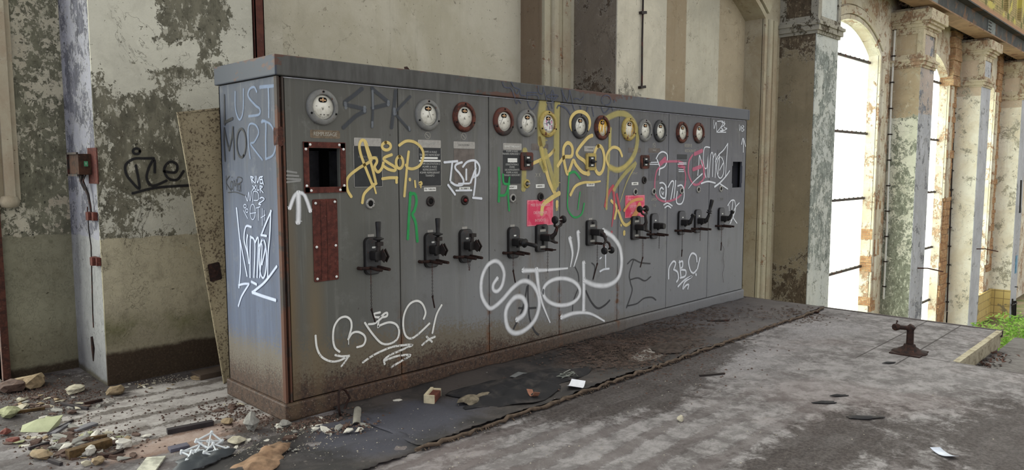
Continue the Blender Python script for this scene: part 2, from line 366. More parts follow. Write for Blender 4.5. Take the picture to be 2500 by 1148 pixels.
c = t.mix(t.mul(t.step(dk, .25, .55), .82), c, t.mix(t.step(n3, .4, .6), rgb(74, 68, 66), rgb(48, 43, 41)))
c = t.mix(t.mul(t.step(n3, .60, .70), .55), c, rgb(66, 60, 56)); c = t.mix(t.mul(t.step(t.noise(70, 4, .7, off=9), .68, .72), .8), c, rgb(172, 165, 160))
c = t.mix(t.mul(t.step(t.noise(30, 6, .7, stretch=(1, 2.2, 1), off=33), .64, .67), .6), c, rgb(60, 54, 50))
for yy in (-2.02, -2.33):       # straight joints of the slabs
    c = t.mix(t.mul(t.mul(t.step(t.math('ABSOLUTE', t.math('SUBTRACT', y, yy)), .009, .004), t.step(x, 4.1, 4.2)), .8), c, rgb(52, 48, 46))
c = t.mix(t.mul(t.mul(t.step(t.math('ABSOLUTE', t.math('SUBTRACT', x, 4.56)), .012, .005), t.step(y, -2.3, -2.4)), .8), c, rgb(52, 48, 46))
M['floor'] = t.bsdf(c, .9, 0, t.bump(t.add(n2, t.mul(n3, .7), t.mul(stripe, .5), t.mul(band, -.3)), .6, .014), spec=.15)
b = MB(); b.slab([(6.2, YW), (-8, YW), (-8, -9), (4.58, -9), (4.58, -2.66), (6.2, -2.66)], -.3, 0)
struct(b.build('floor', M['floor']))
b = MB(); b.slab([(5.86, -2.663), (4.585, -2.663), (4.585, -6), (5.86, -6)], -.5, -.15)
b.slab([(7.0, -2.663), (5.865, -2.663), (5.865, -6), (7.0, -6)], -.6, -.20)
t = NT('lower landing'); n = t.noise(8, 7, .7); M['landing'] = t.bsdf(t.mix(t.step(n, .4, .65), rgb(104, 100, 98), rgb(78, 74, 71)), .9, 0, t.bump(n, .4, .01), spec=.15)
struct(b.build('floor_landing', M['landing']))
# pale lip of the platform edges
t = NT('pale lip'); n = t.noise(14, 7, .7); M['lip'] = t.bsdf(t.mix(t.step(n, .45, .65), rgb(158, 150, 128), rgb(118, 108, 86)), .85, 0, t.bump(n, .4, .006))
b = MB(); b.box(4.60, 6.22, -2.675, -2.655, -.16, -.03); b.box(4.60, 6.24, -2.69, -2.64, -.03, .004)
struct(b.build('trim_1', M['lip']))
b = MB(); b.box(6.19, 6.23, -2.69, YC-.3, -.06, .006); struct(b.build('trim_2', plain('dark floor edging', (74, 66, 64), .8)))
t = NT('yard ground'); n = t.noise(.9, 8, .6); M['yard'] = t.bsdf(t.mix(t.step(n, .4, .6), rgb(120, 104, 86), rgb(84, 92, 52)), .95, 0, t.bump(n, .6, .05))
b = MB(); b.slab([(60, 30), (-30, 30), (-30, -30), (60, -30)], GZ-.2, GZ); struct(b.build('floor_yard', M['yard']))
# --- wall with openings (bays): plane YW, thickness to YG+.25
cols = [(-.55, .67), (5.69, 6.86), (12.1, 13.2), (18.8, 19.95), (25.3, 26.5), (31.8, 33.0), (38.2, 39.3)]
bays = [(-4.9, -1.07), (1.33, 5.03), (7.65, 11.35), (14.15, 17.85), (20.6, 24.35), (27.1, 30.75), (33.7, 37.4)]
SP, RISE = 4.45, .62
W0 = plaster('wall plaster left', (192, 188, 168), (118, 117, 100), (94, 87, 70), peel=.50, sc=3.0, fine=.95, sharp=.012, dado=(1.09, (138, 136, 116), (112, 110, 92)), streak=.45,
    blobs=[((-.85, 2.38, 2.3), (.45, 2, .5), -.08), ((-.8, 2.38, 1.75), (.7, 2, .8), .16)], damp=(.05, (60, 52, 42)), paint2=(160, 150, 132))
W1 = plaster('wall plaster', (176, 168, 148), (128, 112, 92), (112, 96, 76), peel=.32, sc=1.6, streak=.35, paint2=(158, 146, 122))
W2 = plaster('sunlit wall plaster', (228, 222, 206), (194, 162, 134), (148, 130, 108), peel=.44, sc=1.5, streak=.35, paint2=(206, 192, 168))  # lighter copy of the wall plaster, brightness of the window bays in its colour
BR = brick('exposed brick')
def arch(x0, x1, n=14, sp=SP, rise=RISE):
    w = (x1-x0)/2; R = (w*w+rise*rise)/(2*rise); cx = (x0+x1)/2; cz = sp+rise-R; a = math.asin(w/R)
    return [(cx+R*math.sin(a-2*a*i/n), cz+R*math.cos(a-2*a*i/n)) for i in range(n+1)]   # right to left
def wallseg(name, xa, xb, o, mat, z0, ztop=6.9, solid=False):
    b = MB()
    if solid: b.box(xa, xb, YW, YW+.6, z0, ztop); return struct(b.build(name, mat))
    oa, ob = o
    b.box(xa, oa, YW, YW+.6, z0, ztop); b.box(ob, xb, YW, YW+.6, z0, ztop)
    ar = arch(oa, ob)
    pts = [(ob, ztop)]+ar+[(oa, ztop)] if False else None
    # head above the arch, split in quads
    for i in range(len(ar)-1):
        (xr, zr), (xl, zl) = ar[i], ar[i+1]
        b.prism([(xl, zl), (xr, zr), (xr, ztop), (xl, ztop)], YW, YW+.6)
    return struct(b.build(name, mat))
wallseg('wall_left', -8, -.3, bays[0], W0, -.3)
INF1 = plaster('walled up bay', (194, 189, 172), (160, 152, 134), (136, 130, 112), peel=.24, sc=1.1, streak=.4, paint2=(178, 172, 152), fine=.35)
wallseg('wall_back', -.3, 6.3, bays[1], INF1, -.3)
wallseg('wall_back_right', 6.3, 12.6, bays[2], W1, GZ)
wallseg('wall_window', 12.6, 19.4, bays[3], W2, GZ)
wallseg('wall_window_far', 19.4, 25.9, bays[4], W2, GZ)
wallseg('wall_far', 25.9, 32.4, bays[5], W2, GZ)
wallseg('wall_end', 32.4, 46, bays[6], W2, GZ)
# blind infills of the two walled-up bays
b = MB(); b.box(1.2, 5.1, YW+.37, YW+.55, -.3, 5.3); struct(b.build('wall_infill', INF1))
INF2 = plaster('walled up bay right', (196, 192, 176), (170, 158, 136), (128, 112, 88), peel=.2, sc=1.2, streak=.25, fine=.25,
    strips=[('x', 6, 9.2, (160, 146, 124)), ('x', 10.35, 12, (174, 162, 140))])
b = MB(); b.box(7.5, 11.5, YW+.37, YW+.55, GZ, 5.3); struct(b.build('wall_infill_right', INF2))
# streaked jamb of the first blind bay, its shade painted in as brown
J1 = plaster('shade toned brown jamb', (132, 116, 98), (150, 112, 88), (96, 82, 66), peel=.3, sc=2.5, streak=.5, fine=.3, paint2=(140, 128, 110))
b = MB(); b.box(5.015, 5.032, YW, YW+.38, -.3, 4.6); struct(b.build('trim_3', J1))
# architrave mouldings around the openings
AR = plaster('architrave plaster', (178, 172, 150), (164, 128, 100), (120, 104, 80), peel=.34, sc=2.0, streak=.3, paint2=(162, 146, 124))
AR2 = plaster('sunlit architrave plaster', (216, 210, 192), (176, 140, 112), (130, 114, 92), peel=.42, sc=2.6, streak=.3, paint2=(196, 184, 158))  # lighter copy of the architrave plaster, light painted into the colour
ti = 4
def architrave(o, z0, mat, left=True, right=True, head=True):
    global ti
    oa, ob = o
    for side, on in ((-1, left), (1, right)):
        if not on: continue
        e = ob if side > 0 else oa
        b = MB()
        for a0, a1, d in ((0, .10, .05), (.10, .15, .02), (.15, .30, .085), (.30, .36, .04), (.36, .52, .06), (.52, .56, .03)):
            xa, xb = e+side*a0, e+side*a1
            if a0 in (.15,):      # half-round bead
                cx = (xa+xb)/2; r = .075
                prof = [(cx-r, YW), *[(cx-r*math.cos(PI*k/8), YW-.02-r*math.sin(PI*k/8)) for k in range(9)], (cx+r, YW)]
                vs = [(px, py, zz) for zz in (z0, SP) for px, py in prof]; n = len(prof)
                b.add(vs, [(i, i+1, n+i+1, n+i) for i in range(n-1)]+[tuple(range(n-1, -1, -1)), tuple(range(n, 2*n))])
            else: b.box(min(xa, xb), max(xa, xb), YW-d, YW+.01, z0, SP)
        struct(b.build('trim_%d' % ti, mat)); ti += 1
    if head:
        b = MB(); w = (ob-oa)/2; cx = (oa+ob)/2; R = (w*w+RISE*RISE)/(2*RISE); cz = SP+RISE-R; a = math.asin(w/R)
        for r0, r1, d in ((0, .10, .05), (.12, .30, .09), (.34, .5, .06)):
            N = 16
            for i in range(N):
                q0, q1 = -a+2*a*i/N, -a+2*a*(i+1)/N
                P = lambda r, q: (cx+(R+r)*math.sin(q), cz+(R+r)*math.cos(q))
                b.prism([P(r0, q0), P(r0, q1), P(r1, q1), P(r1, q0)], YW-d, YW+.01)
        struct(b.build('trim_%d' % ti, mat)); ti += 1
b = MB()
for xa, xb, d in ((-1.07, -1.02, .05), (-1.02, -.985, .02), (-.985, -.92, .07), (-.92, -.88, .03)): b.box(xa, xb, YW-d, YW+.01, 1.37, SP)
b.lathe([(0, -.05), (.06, -.04), (.075, 0), (.06, .04), (0, .05)], Matrix.Translation((-.955, YW-.02, 1.36)), 12)
struct(b.build('trim_4', AR)); ti = 5
architrave(bays[1], -.2, AR, left=False)
architrave(bays[2], GZ, AR, left=False)
architrave(bays[3], -1.9, AR2, left=False)
architrave(bays[4], .6, AR2, left=False, head=False)
architrave(bays[5], -2.2, AR2, left=False, head=False)
# broken plaster that bares the brick of far jambs
def rough_strip(name, x0, x1, z0, z1, dep, mat, seed):
    random.seed(seed); b = MB(); z = z0
    while z < z1:
        h = random.uniform(.12, .3); a = x0+random.uniform(-.05, .12); e = x1+random.uniform(-.10, .06)
        b.box(a, e, YW-dep-random.uniform(0, .05), YW+.3, z, min(z+h, z1)-.01); z += h
    return struct(b.build(name, mat))
rough_strip('trim_20', 17.87, 18.3, -2.2, .9, .02, BR, 3)
rough_strip('trim_21', 24.4, 25.2, -4, 5.4, .02, BR, 5)
rough_strip('trim_22', 30.9, 31.75, -2.5, 6.0, .03, BR, 8)
rough_strip('trim_23', 24.3, 25.2, 4.2, 5.9, .12, brick('orange brick', (164, 122, 88), (182, 148, 112)), 9)
# windows
t = NT('frosted glazing'); tr = t.n('ShaderNodeBsdfTranslucent'); tp = t.n('ShaderNodeBsdfTransparent'); mx = t.n('ShaderNodeMixShader')
t.put(tr.inputs[0], rgb(246, 250, 246)); t.put(tp.inputs[0], rgb(250, 252, 250)); mx.inputs[0].default_value = .45
t.t.links.new(tp.outputs[0], mx.inputs[1]); t.t.links.new(tr.outputs[0], mx.inputs[2]); t.t.links.new(mx.outputs[0], t.out.inputs[0]); M['glass'] = t.m
M['bar'] = plain('glazing bar', (78, 74, 70), .7, rust=.3)
for k, bi in enumerate((3, 4, 5)):
    oa, ob = bays[bi]; ar = arch(oa, ob)
    e = struct(bpy.data.objects.new('window_%d' % (k+1), None)); C.objects.link(e)
    b = MB(); b.prism([(oa, GZ+.6), (ob, GZ+.6)]+ar, YG+.02, YG+.028); b.build('pane', M['glass'], e)
    zs = [-2.75, -1.0, .8, 2.47, 4.28]
    for zz in zs:
        b = MB(); b.box(oa-.02, ob+.02, YG-.03, YG+.02, zz-.03, zz+.03)
        for q in range(12): xx = oa+.15+q*(ob-oa-.3)/11; b.box(xx-.015, xx+.015, YG-.03, YG+.0, zz+.028, zz+.045)
        b.build('glazing_bar', M['bar'], e)
    # sill wall under the window
b = MB()
for bi in (3, 4, 5, 6): b.box(bays[bi][0], bays[bi][1], YW+.02, YW+.55, GZ, GZ+.6)
struct(b.build('wall_sill', W2))
# yellow tiled dado low on the far wall
t = NT('yellow tile dado'); x, y, z = t.xyz(); v = t.n('ShaderNodeCombineXYZ'); t.put(v.inputs[0], t.math('ADD', x, y)); t.put(v.inputs[1], z)
k = t.n('ShaderNodeTexBrick', offset=0.0); t.t.links.new(v.outputs[0], k.inputs['Vector']); k.inputs['Scale'].default_value = 1; k.inputs['Brick Width'].default_value = .3; k.inputs['Row Height'].default_value = .3; k.inputs['Mortar Size'].default_value = .012
t.put(k.inputs['Color1'], rgb(206, 184, 120)); t.put(k.inputs['Color2'], rgb(196, 172, 108)); t.put(k.inputs['Mortar'], rgb(140, 120, 80))
M['tile'] = t.bsdf(t.mix(t.step(t.noise(2, 6), .58, .62), k.outputs[0], rgb(140, 128, 100)), .5)
b = MB(); b.box(25.3, 31.78, YW-.12, YW-.08, GZ, -3.25); b.box(31.74, 31.8, YC-.01, YW, GZ, -3.25); struct(b.build('trim_24', M['tile']))
# ---------------------------------------------------------------- columns
CY_front = plaster('near column peeling paint', (198, 196, 180), (116, 113, 98), (92, 85, 70), peel=.50, sc=3.2, fine=.9, sharp=.012,
    blobs=[((-.42, YC, 2.8), (.42, 2, .36), -.6), ((-.33, YC, 2.35), (.35, 2, .3), -.5), ((.60, YC, 2.6), (.22, 2, .9), -.5), ((.28, YC, 2.15), (.38, 2, .22), -.55), ((.12, YC, 2.48), (.13, 2, .16), -.5), ((-.08, YC, 2.46), (.2, 2, .13), -.5),
           ((.25, YC, 2.75), (.5, 2, .5), .24), ((-.15, YC, 1.8), (1.0, 2, .85), .34), ((.05, YC, 1.3), (.8, 2, .25), -.28), ((-.43, YC, 1.75), (.12, 2, .5), -.15)],
    dado=(1.09, (184, 176, 150), (170, 160, 132)), streak=.22, moss=(.40, .17, (104, 106, 66)), damp=(.24, (60, 50, 40)))
CY_side = plaster('column flank tinted by blue daylight', (154, 154, 161), (112, 112, 120), (84, 82, 86), peel=.5, sc=4.5, fine=.6, sharp=.012, streak=.35, paint2=(136, 136, 144), dado=(1.09, (158, 158, 156), (136, 134, 128)), damp=(.02, (80, 76, 66)))  # bluish daylight from the left opening painted in as lilac
CZ_side = plaster('dark peeling column flank', (132, 122, 108), (92, 80, 68), (70, 60, 50), peel=.36, sc=3.5, fine=.6, blobs=[((5.69, 2.0, 2.35), (2, .55, .75), .34), ((5.69, 2.35, 2.2), (2, .2, .9), .1)], sharp=.01, streak=.3)  # peeling coat, darkened in colour for the shade on this left-facing side
CZ_front = plaster('pale column plaster', (202, 196, 178), (160, 156, 142), (120, 114, 98), peel=.30, sc=2.4, fine=.4, blobs=[((5.95, YC, 2.35), (.55, 2, .7), .42)], sharp=.01, streak=.2)
CA_side = plaster('brown grey column flank', (152, 140, 116), (104, 92, 76), (92, 80, 62), peel=.34, sc=2.2, fine=.55, blobs=[((12.1, 2, 4.5), (2, 2, 1.0), .4), ((12.1, 2, -1.2), (2, 2, 2.0), .24)], sharp=.01, streak=.35, paint2=(138, 128, 106))  # shade of the left-facing side is painted into this brown
CA_front = plaster('grey green column face', (188, 192, 188), (146, 152, 146), (112, 114, 104), peel=.52, sc=2.4, fine=.7, sharp=.01, streak=.3, paint2=(202, 204, 196), blobs=[((12.6, YC, -1.3), (2, 2, 1.3), -.2), ((12.6, YC, 4.6), (2, 2, .7), -.3)])
CB_side = plaster('bright column flank', (230, 229, 212), (152, 156, 138), (130, 126, 104), peel=.44, sc=2.6, fine=.6, sharp=.01, streak=.25, paint2=(208, 208, 188), blobs=[((18.8, 2, 5.0), (3, 3, 2.2), -.35), ((18.8, 2, .6), (3, 1, 1.8), .12), ((18.8, 2, -2), (3, 3, 2), .3)],  # flank colour carries the light from the neighbouring window
    strips=[('z', 2.9, 9, (184, 166, 138))])
CB_front = plaster('cool grey column face', (186, 188, 194), (134, 136, 142), (112, 108, 104), peel=.44, sc=2.2, fine=.5, sharp=.01, streak=.35, strips=[('z', 3.0, 9, (188, 174, 164))])
CC_side = plaster('sunlit column flank', (238, 234, 218), (190, 184, 162), (146, 136, 112), peel=.40, sc=1.8, fine=.5, sharp=.01, streak=.25, paint2=(222, 212, 188), strips=[('z', 3.9, 9, (204, 186, 162))])  # pale paint with sunlight added into the colour
CC_front = plaster('pale grey column face', (190, 192, 197), (146, 148, 153), (124, 122, 116), peel=.38, sc=2, fine=.5, sharp=.01, streak=.3)
CAPM = plaster('weathered capital plaster', (204, 192, 166), (168, 138, 112), (112, 98, 74), peel=.46, sc=3, fine=.6, streak=.4, paint2=(190, 178, 150))
CAPA = plaster('dark capital plaster', (168, 164, 150), (96, 88, 74), (80, 72, 58), peel=.46, sc=3, fine=.6, streak=.4)
specs = [(0, CY_front, CY_side, CAPA, 0, 'peeling column with a lilac left flank and a rusty switch box, at the left'),
         (1, CZ_front, CZ_side, CAPA, 0, 'pale column behind the cabinet with a dark peeling left flank and a thin rod down its face'),
         (2, CA_front, CA_side, CAPA, GZ, 'grey green faced column with dark moulded band, left of the first bright window'),
         (3, CB_front, CB_side, CAPM, GZ, 'tall column with white conduit between the two bright windows'),
         (4, CC_front, CC_side, CAPM, GZ, 'sunlit column with peeling grey patches, right of the narrow second window'),
         (5, CC_front, CC_side, CAPM, GZ, 'farthest visible column at the right edge with a small blue sticker')]
for i, mf, ms, mc, z0, lab in specs:
    xa, xb = cols[i]
    e = thing('column', lab, 'column', (xa, YC, z0), group='wall columns')
    b = MB(); b.box(0, xb-xa, .016, YW-YC+.02, 0, 5.69-z0)
    sh = b.build('flank', ms, e)
    b = MB(); b.box(.001, xb-xa-.001, 0, .016, 0, 5.69-z0); b.build('face', mf, e)
    # neck band
    b = MB(); h = -z0
    for d, za, zb in ((.03, 4.18, 4.24), (.07, 4.24, 4.34), (.10, 4.34, 4.40), (.05, 4.40, 4.44)):
        b.box(-d, xb-xa+d, -d, YW-YC-.002, za+h, zb+h)
    b.build('neck_band', mc, e)
    b = MB()
    # sunk panels: frames raised round them
    W_ = xb-xa; w = YW-YC; za, zb = 4.441+h, 5.149+h
    b.box(-.03, .13, -.032, -.001, za, zb); b.box(W_-.13, W_+.001, -.032, -.001, za, zb); b.box(.131, W_-.131, -.030, -.001, zb-.11, zb); b.box(.131, W_-.131, -.030, -.001, za, za+.08)
    b.box(-.031, -.001, .0, .11, za, zb); b.box(-.031, -.001, w-.12, w-.001, za, zb); b.box(-.029, -.001, .111, w-.121, zb-.11, zb); b.box(-.029, -.001, .111, w-.121, za, za+.08)
    b.build('panel_frame', mc, e)
    b = MB()
    for d, za, zb in ((.05, 5.15, 5.20), (.11, 5.20, 5.28), (.17, 5.28, 5.34), (.24, 5.34, 5.62)):
        b.box(-d*.8, xb-xa+d*.8, -d, YW-YC, za+h, zb+h)
    b.box(-.05, xb-xa+.05, -.1, YW-YC, 5.62+h, 5.70+h)
    b.build('capital', mc, e)
# rubble lying on the capitals
random.seed(31)
# ---------------------------------------------------------------- runway beam and upper wall
M['girder'] = plain('painted girder', (74, 75, 72), .8, var=.35, sc=3, rust=.3, rustcol=(110, 84, 62))
M['flange'] = plain('girder flange underside', (140, 112, 84), .85, var=.3, sc=3, rust=.2, rustcol=(96, 62, 44))
g = thing('runway_girder', 'long riveted steel girder resting on the column capitals, upper right', 'girder', (-2, 1.62, 5.705))
b = MB(); b.box(0, 48, -.02, .02, .04, .60); b.build('web', M['girder'], g)
b = MB(); b.box(0, 48, -.26, .26, 0, .04); b.build('lower_flange', M['flange'], g)
b = MB(); b.box(0, 48, -.24, .24, .60, .64); b.build('upper_flange', M['girder'], g)
b = MB()
for cx in (16.6+2-.2, 21.2, 27.8, 34.4): 
    b.box(cx-.5, cx+.5, -.045, -.02, .05, .58)
b.build('splice_plate', plain('pale splice plate', (128, 134, 130), .8, var=.3, sc=8), g)
b = MB()
for cx in (18.4, 21.2, 27.8, 34.4):
    for ix in (-.42, -.28, -.14):
        for iz in range(5): 
            Mx = Matrix.Translation((cx+ix, -.045, .11+iz*.1)) @ TY; b.lathe([(.028, 0), (.024, .012), (.0, .02)], Mx, 8)
b.build('rivets', M['iron'], g)
t = NT('upper brick wall'); x, y, z = t.xyz(); v = t.n('ShaderNodeCombineXYZ'); t.put(v.inputs[0], x); t.put(v.inputs[1], z)
k = t.n('ShaderNodeTexBrick'); t.t.links.new(v.outputs[0], k.inputs['Vector']); k.inputs['Scale'].default_value = 3.2; k.inputs['Mortar Size'].default_value = .02
t.put(k.inputs['Color1'], rgb(178, 160, 110)); t.put(k.inputs['Color2'], rgb(164, 146, 100)); t.put(k.inputs['Mortar'], rgb(110, 100, 64))
st = t.noise(2.2, 7, .65, stretch=(1.6, 1, .25)); c = t.mix(t.step(st, .5, .62), k.outputs[0], rgb(86, 92, 44)); c = t.mix(t.step(t.noise(1.4, 6, off=4), .55, .62), c, rgb(190, 178, 96))
c = t.mix(t.step(z, 6.75, 6.6), c, rgb(168, 132, 102)); M['upper'] = t.bsdf(c, .9, 0, t.bump(st, .5, .03))
b = MB(); b.box(-8, 46, 2.0, 2.3, 6.9, 9.5); b.box(-8, 46, YC-.05, 2.9, 6.35, 6.9); struct(b.build('wall_upper', M['upper']))
b = MB()
for q in range(20): xx = -1+q*2.35; b.box(xx, xx+.18, 1.88, 2.0, 6.9, 9.2)
struct(b.build('trim_25', M['upper']))
# ---------------------------------------------------------------- the switch cabinet
L, D, ZT, ZB, H, PO, LO = 6.0846, .8192, 2.171, .12, 2.30, .017, .021
cab = thing('switchgear_cabinet', 'long grey metal electrical cabinet with seven doors, dials, levers and graffiti', 'electrical cabinet', (0, 0, 0))
seam = [.045, .906, 1.785, 2.645, 3.508, 4.373, 5.226, L]
def pxr(x0, y0, x1, y1, Y=0.0):      # rectangle seen on a front plane -> cx, cz, w, h
    ym, xm = (y0+y1)/2, (x0+x1)/2
    a, b2, c2, d2 = onY(x0, ym, Y), onY(x1, ym, Y), onY(xm, y0, Y), onY(xm, y1, Y)
    return (a.x+b2.x)/2, (c2.z+d2.z)/2, b2.x-a.x, c2.z-d2.z
hole1 = pxr(755, 362, 829, 458); hole7 = pxr(1787, 395, 1812, 458)
MB().box(0, .012, .0, D, ZB, ZT).build('side_panel', M['side'], cab)
MB().box(L-.012, L, .0, D, ZB, ZT).build('side_panel', M['front'], cab)
MB().box(0, L, D-.012, D, ZB, ZT).build('back_panel', M['inner'], cab)
b = MB()
for sx in seam[1:-1]: b.box(sx-.03, sx+.03, .032, .07, ZB, ZT)
b.box(.012, .08, .032, .07, ZB, ZT); b.box(L-.06, L-.013, .032, .07, ZB, ZT); b.box(.012, L-.012, .032, .07, ZT-.06, ZT); b.box(.012, L-.012, .032, .07, ZB, ZB+.05)
b.box(.5, .55, .33, .38, ZB, ZT); b.box(.012, L-.012, D-.06, D-.02, 1.74, 1.78); b.box(.3, .7, .3, .5, 1.1, 1.38)
b.build('inner_frame', M['seam'], cab)
MB().box(.012, L-.012, .012, D-.012, ZT-.005, ZT).box(.012, L-.012, .07, D-.012, ZB, ZB+.005).build('inner_tray', M['inner'], cab)
def panel_with_hole(x0, x1, hole, n):
    b = MB(); z0, z1 = ZB+.006, ZT-.008
    if hole:
        cx, cz, w, h = hole; a, e, c0, c1 = cx-w/2, cx+w/2, cz-h/2, cz+h/2
        b.box(x0, a, 0, .03, z0, z1); b.box(e, x1, 0, .03, z0, z1); b.box(a, e, 0, .03, z0, c0); b.box(a, e, 0, .03, c1, z1)
    else: b.box(x0, x1, 0, .03, z0, z1)
    return b
for i in range(7):
    x0, x1 = seam[i]+.0045, seam[i+1]-(.0045 if i < 6 else 0)
    b = panel_with_hole(x0, x1, hole1 if i == 0 else hole7 if i == 6 else None, i)
    if i not in (0, 6): o = b.build('door', M['front'], cab, bevel=.0025)
    else: o = b.build('door', M['front'], cab)
# corner angle with rust in its groove
b = MB(); b.box(-.004, .012, -.004, .03, ZB, ZT); b.box(.030, .042, -.002, .03, ZB, ZT); b.build('corner_angle', plain('corner angle', (66, 58, 52), .7, rust=.6, rustcol=(88, 58, 44), sc=7), cab)
b = MB(); b.box(.012, .030, .012, .03, ZB, ZT); b.build('corner_groove', rustmat('groove rust', (62, 42, 34), (40, 30, 27), (110, 76, 54), 10), cab)
c0 = onX(682, 335, -.004)
b = MB(); b.rbox(-.006, .030, -.006, .05, -.06, .06, .017); o = b.build('rust_patch', M['rust'], cab, (0, 0, onY(680, 333, 0).z))
o.data.transform(Matrix.Translation((0, 0, 0)))
MB().box(-PO, L+PO, -PO, D+PO, 0, ZB-.003).build('plinth', M['front'], cab, bevel=.012)
# lid: folded sheet with an overhang, rusty top edge
b = MB(); b.box(-LO, L+LO, -LO, D+LO, ZT+.004, H)
b.build('lid', M['lid'], cab, bevel=.008)
MB().box(L*.999, L+LO+.001, -LO-.002, -LO+.01, ZT+.01, H-.01).build('lid_corner', M['lid'], cab)
tag(MB().box(-.05, .05, -.04, .04, 0, .035).add([(-.03, -.03, .035), (.03, -.03, .035), (0, .02, .07), (0, -.02, .07)], [(0, 1, 2), (0, 2, 3), (0, 1, 3), (1, 2, 3)]).build('broken_lump', M['rustdark'], None, (onY(990, 165, .3).x, .3, H)), 'small dark lump lying on top of the long cabinet', 'lump')
# --- round gauges
def text(body, size, mat, name='lettering', parent=None, loc=(0, 0, 0), ax='X', rot=None, sx=1.0, ext=.0005, align='CENTER'):
    cu = bpy.data.curves.new(name, 'FONT'); cu.body = body; cu.size = size; cu.extrude = ext; cu.align_x = align; cu.align_y = 'CENTER'; cu.space_line = 1.0
    tmp = bpy.data.objects.new('tmp', cu); C.objects.link(tmp)
    me = bpy.data.meshes.new_from_object(tmp.evaluated_get(bpy.context.evaluated_depsgraph_get())); bpy.data.objects.remove(tmp)
    me.name = name; me.transform(Matrix.Rotation(PI/2, 4, 'X') @ Matrix.Diagonal((sx, 1, 1, 1)))
    me.materials.clear(); me.materials.append(mat)
    o = bpy.data.objects.new(name, me); C.objects.link(o); o.location = loc
    if rot is not None: o.rotation_euler = rot
    if parent: o.parent = parent
    return o
gauges = [(786, 262, 'greybez', 'dial', 1.0, 0), (1043, 281, 'greybez', 'dial', 1, .35), (1132, 286, 'rustbez', 'dial', 1, None), (1228, 297, 'drustbez', 'dial', 1, -.6), (1285, 300.7, 'greybez', 'dial', 1, -.35),
          (1336, 303, 'yelbez', 'sticker', 1, None), (1414, 308, 'darkbez', 'dial', 1, -.5), (1468.5, 312, 'rustbez', 'dialy', 1, -.2), (1534, 315.5, 'yelbez', 'dialy', 1, None), (1573, 318.5, 'greybez', 'dial', 1, None),
          (1610, 320, 'darkbez', 'dial', 1, None), (1664, 323.4, 'rustbez', 'dial', 1, .1), (1704.6, 325, 'drustbez', 'dial', 1, None)]
lab = {0: 'grey ring gauge, first dial on the near door', 2: 'rusted ring', 5: 'yellow sprayed ring with a sticker', 7: 'rusted ring, yellow sprayed face'}
for gi, (px, py, bz, df, sc, nd) in enumerate(gauges):
    p = onY(px, py, 0); Mz = TY
    b = MB(); b.lathe([(.079, .018), (.079, .024), (.086, .027), (.108, .020), (.1135, .012), (.1135, 0)], Mz, 40, True, False)
    b.lathe([(.079, .019), (.079, -.002)], Mz, 40, True, False)
    g = b.build('gauge', M[bz], cab, (p.x, 0, p.z))
    for a in (90, 205, 335): MB().lathe([(.0068, 0), (.0068, .028), (0, .030)], TY, 10).build('screw', M['seam'], g, (.097*math.cos(math.radians(a)), 0, .097*math.sin(math.radians(a))))
    fm = 'dial' if df == 'sticker' else df
    MB().lathe([(.0775, 0), (.0775, .010), (0, .010)], Mz, 36).build('dial_face', M[fm], g)
    if df == 'sticker': tag(MB().rbox(-.052, .052, -.0115, -.0103, -.055, .055, .02).build('sticker', M['sticker'], g), 'crumpled printed sticker')
    # window of the movement and a pale crosspiece in it
    MB().rbox(-.030, .030, -.0125, -.0095, .030, .062, .0155).build('movement_window', M['seam'], g)
    MB().box(-.021, .021, -.0145, -.012, .041, .048).box(-.004, .004, -.015, -.012, .034, .058).lathe([(.008, 0), (.008, .016), (0, .016)], Matrix.Translation((0, 0, .045)) @ TY, 12).build('movement', M['brassy'], g)
    b = MB()
    for k in range(21):
        a = math.radians(205+130*k/20); r0, r1 = .060, (.067 if k % 5 else .071)
        ca, sa = math.cos(a), math.sin(a); tx, tz = -sa*.0007, ca*.0007
        b.add([(r0*ca-tx, -.0105, r0*sa-tz), (r1*ca-tx, -.0105, r1*sa-tz), (r1*ca+tx, -.0105, r1*sa+tz), (r0*ca+tx, -.0105, r0*sa+tz)], [(0, 1, 2, 3)])
    b.box(-.050, -.040, -.0106, -.0104, .004, .007).box(.040, .050, -.0106, -.0104, .002, .006)
    b.build('scale_marks', M['mark'], g)
    if df == 'dial':
        text('A' if gi else 'V', .026, M['mark'], 'dial_letter', g, (0, -.0108, -.012))
        if gi == 0: text('60    80   100', .012, M['mark'], 'dial_numbers', g, (0.01, -.0108, -.048))
    if nd is not None and gi:
        b = MB(); a = -PI/2+nd; b.tube([(0, -.0135, .045), (.05*math.cos(a), -.0135, .045+.05*math.sin(a)), (.085*math.cos(a)+.004, -.0135, .045+.085*math.sin(a))], [.0014, .0011, .0007], 6)
        b.build('pointer', M['mark'], g)
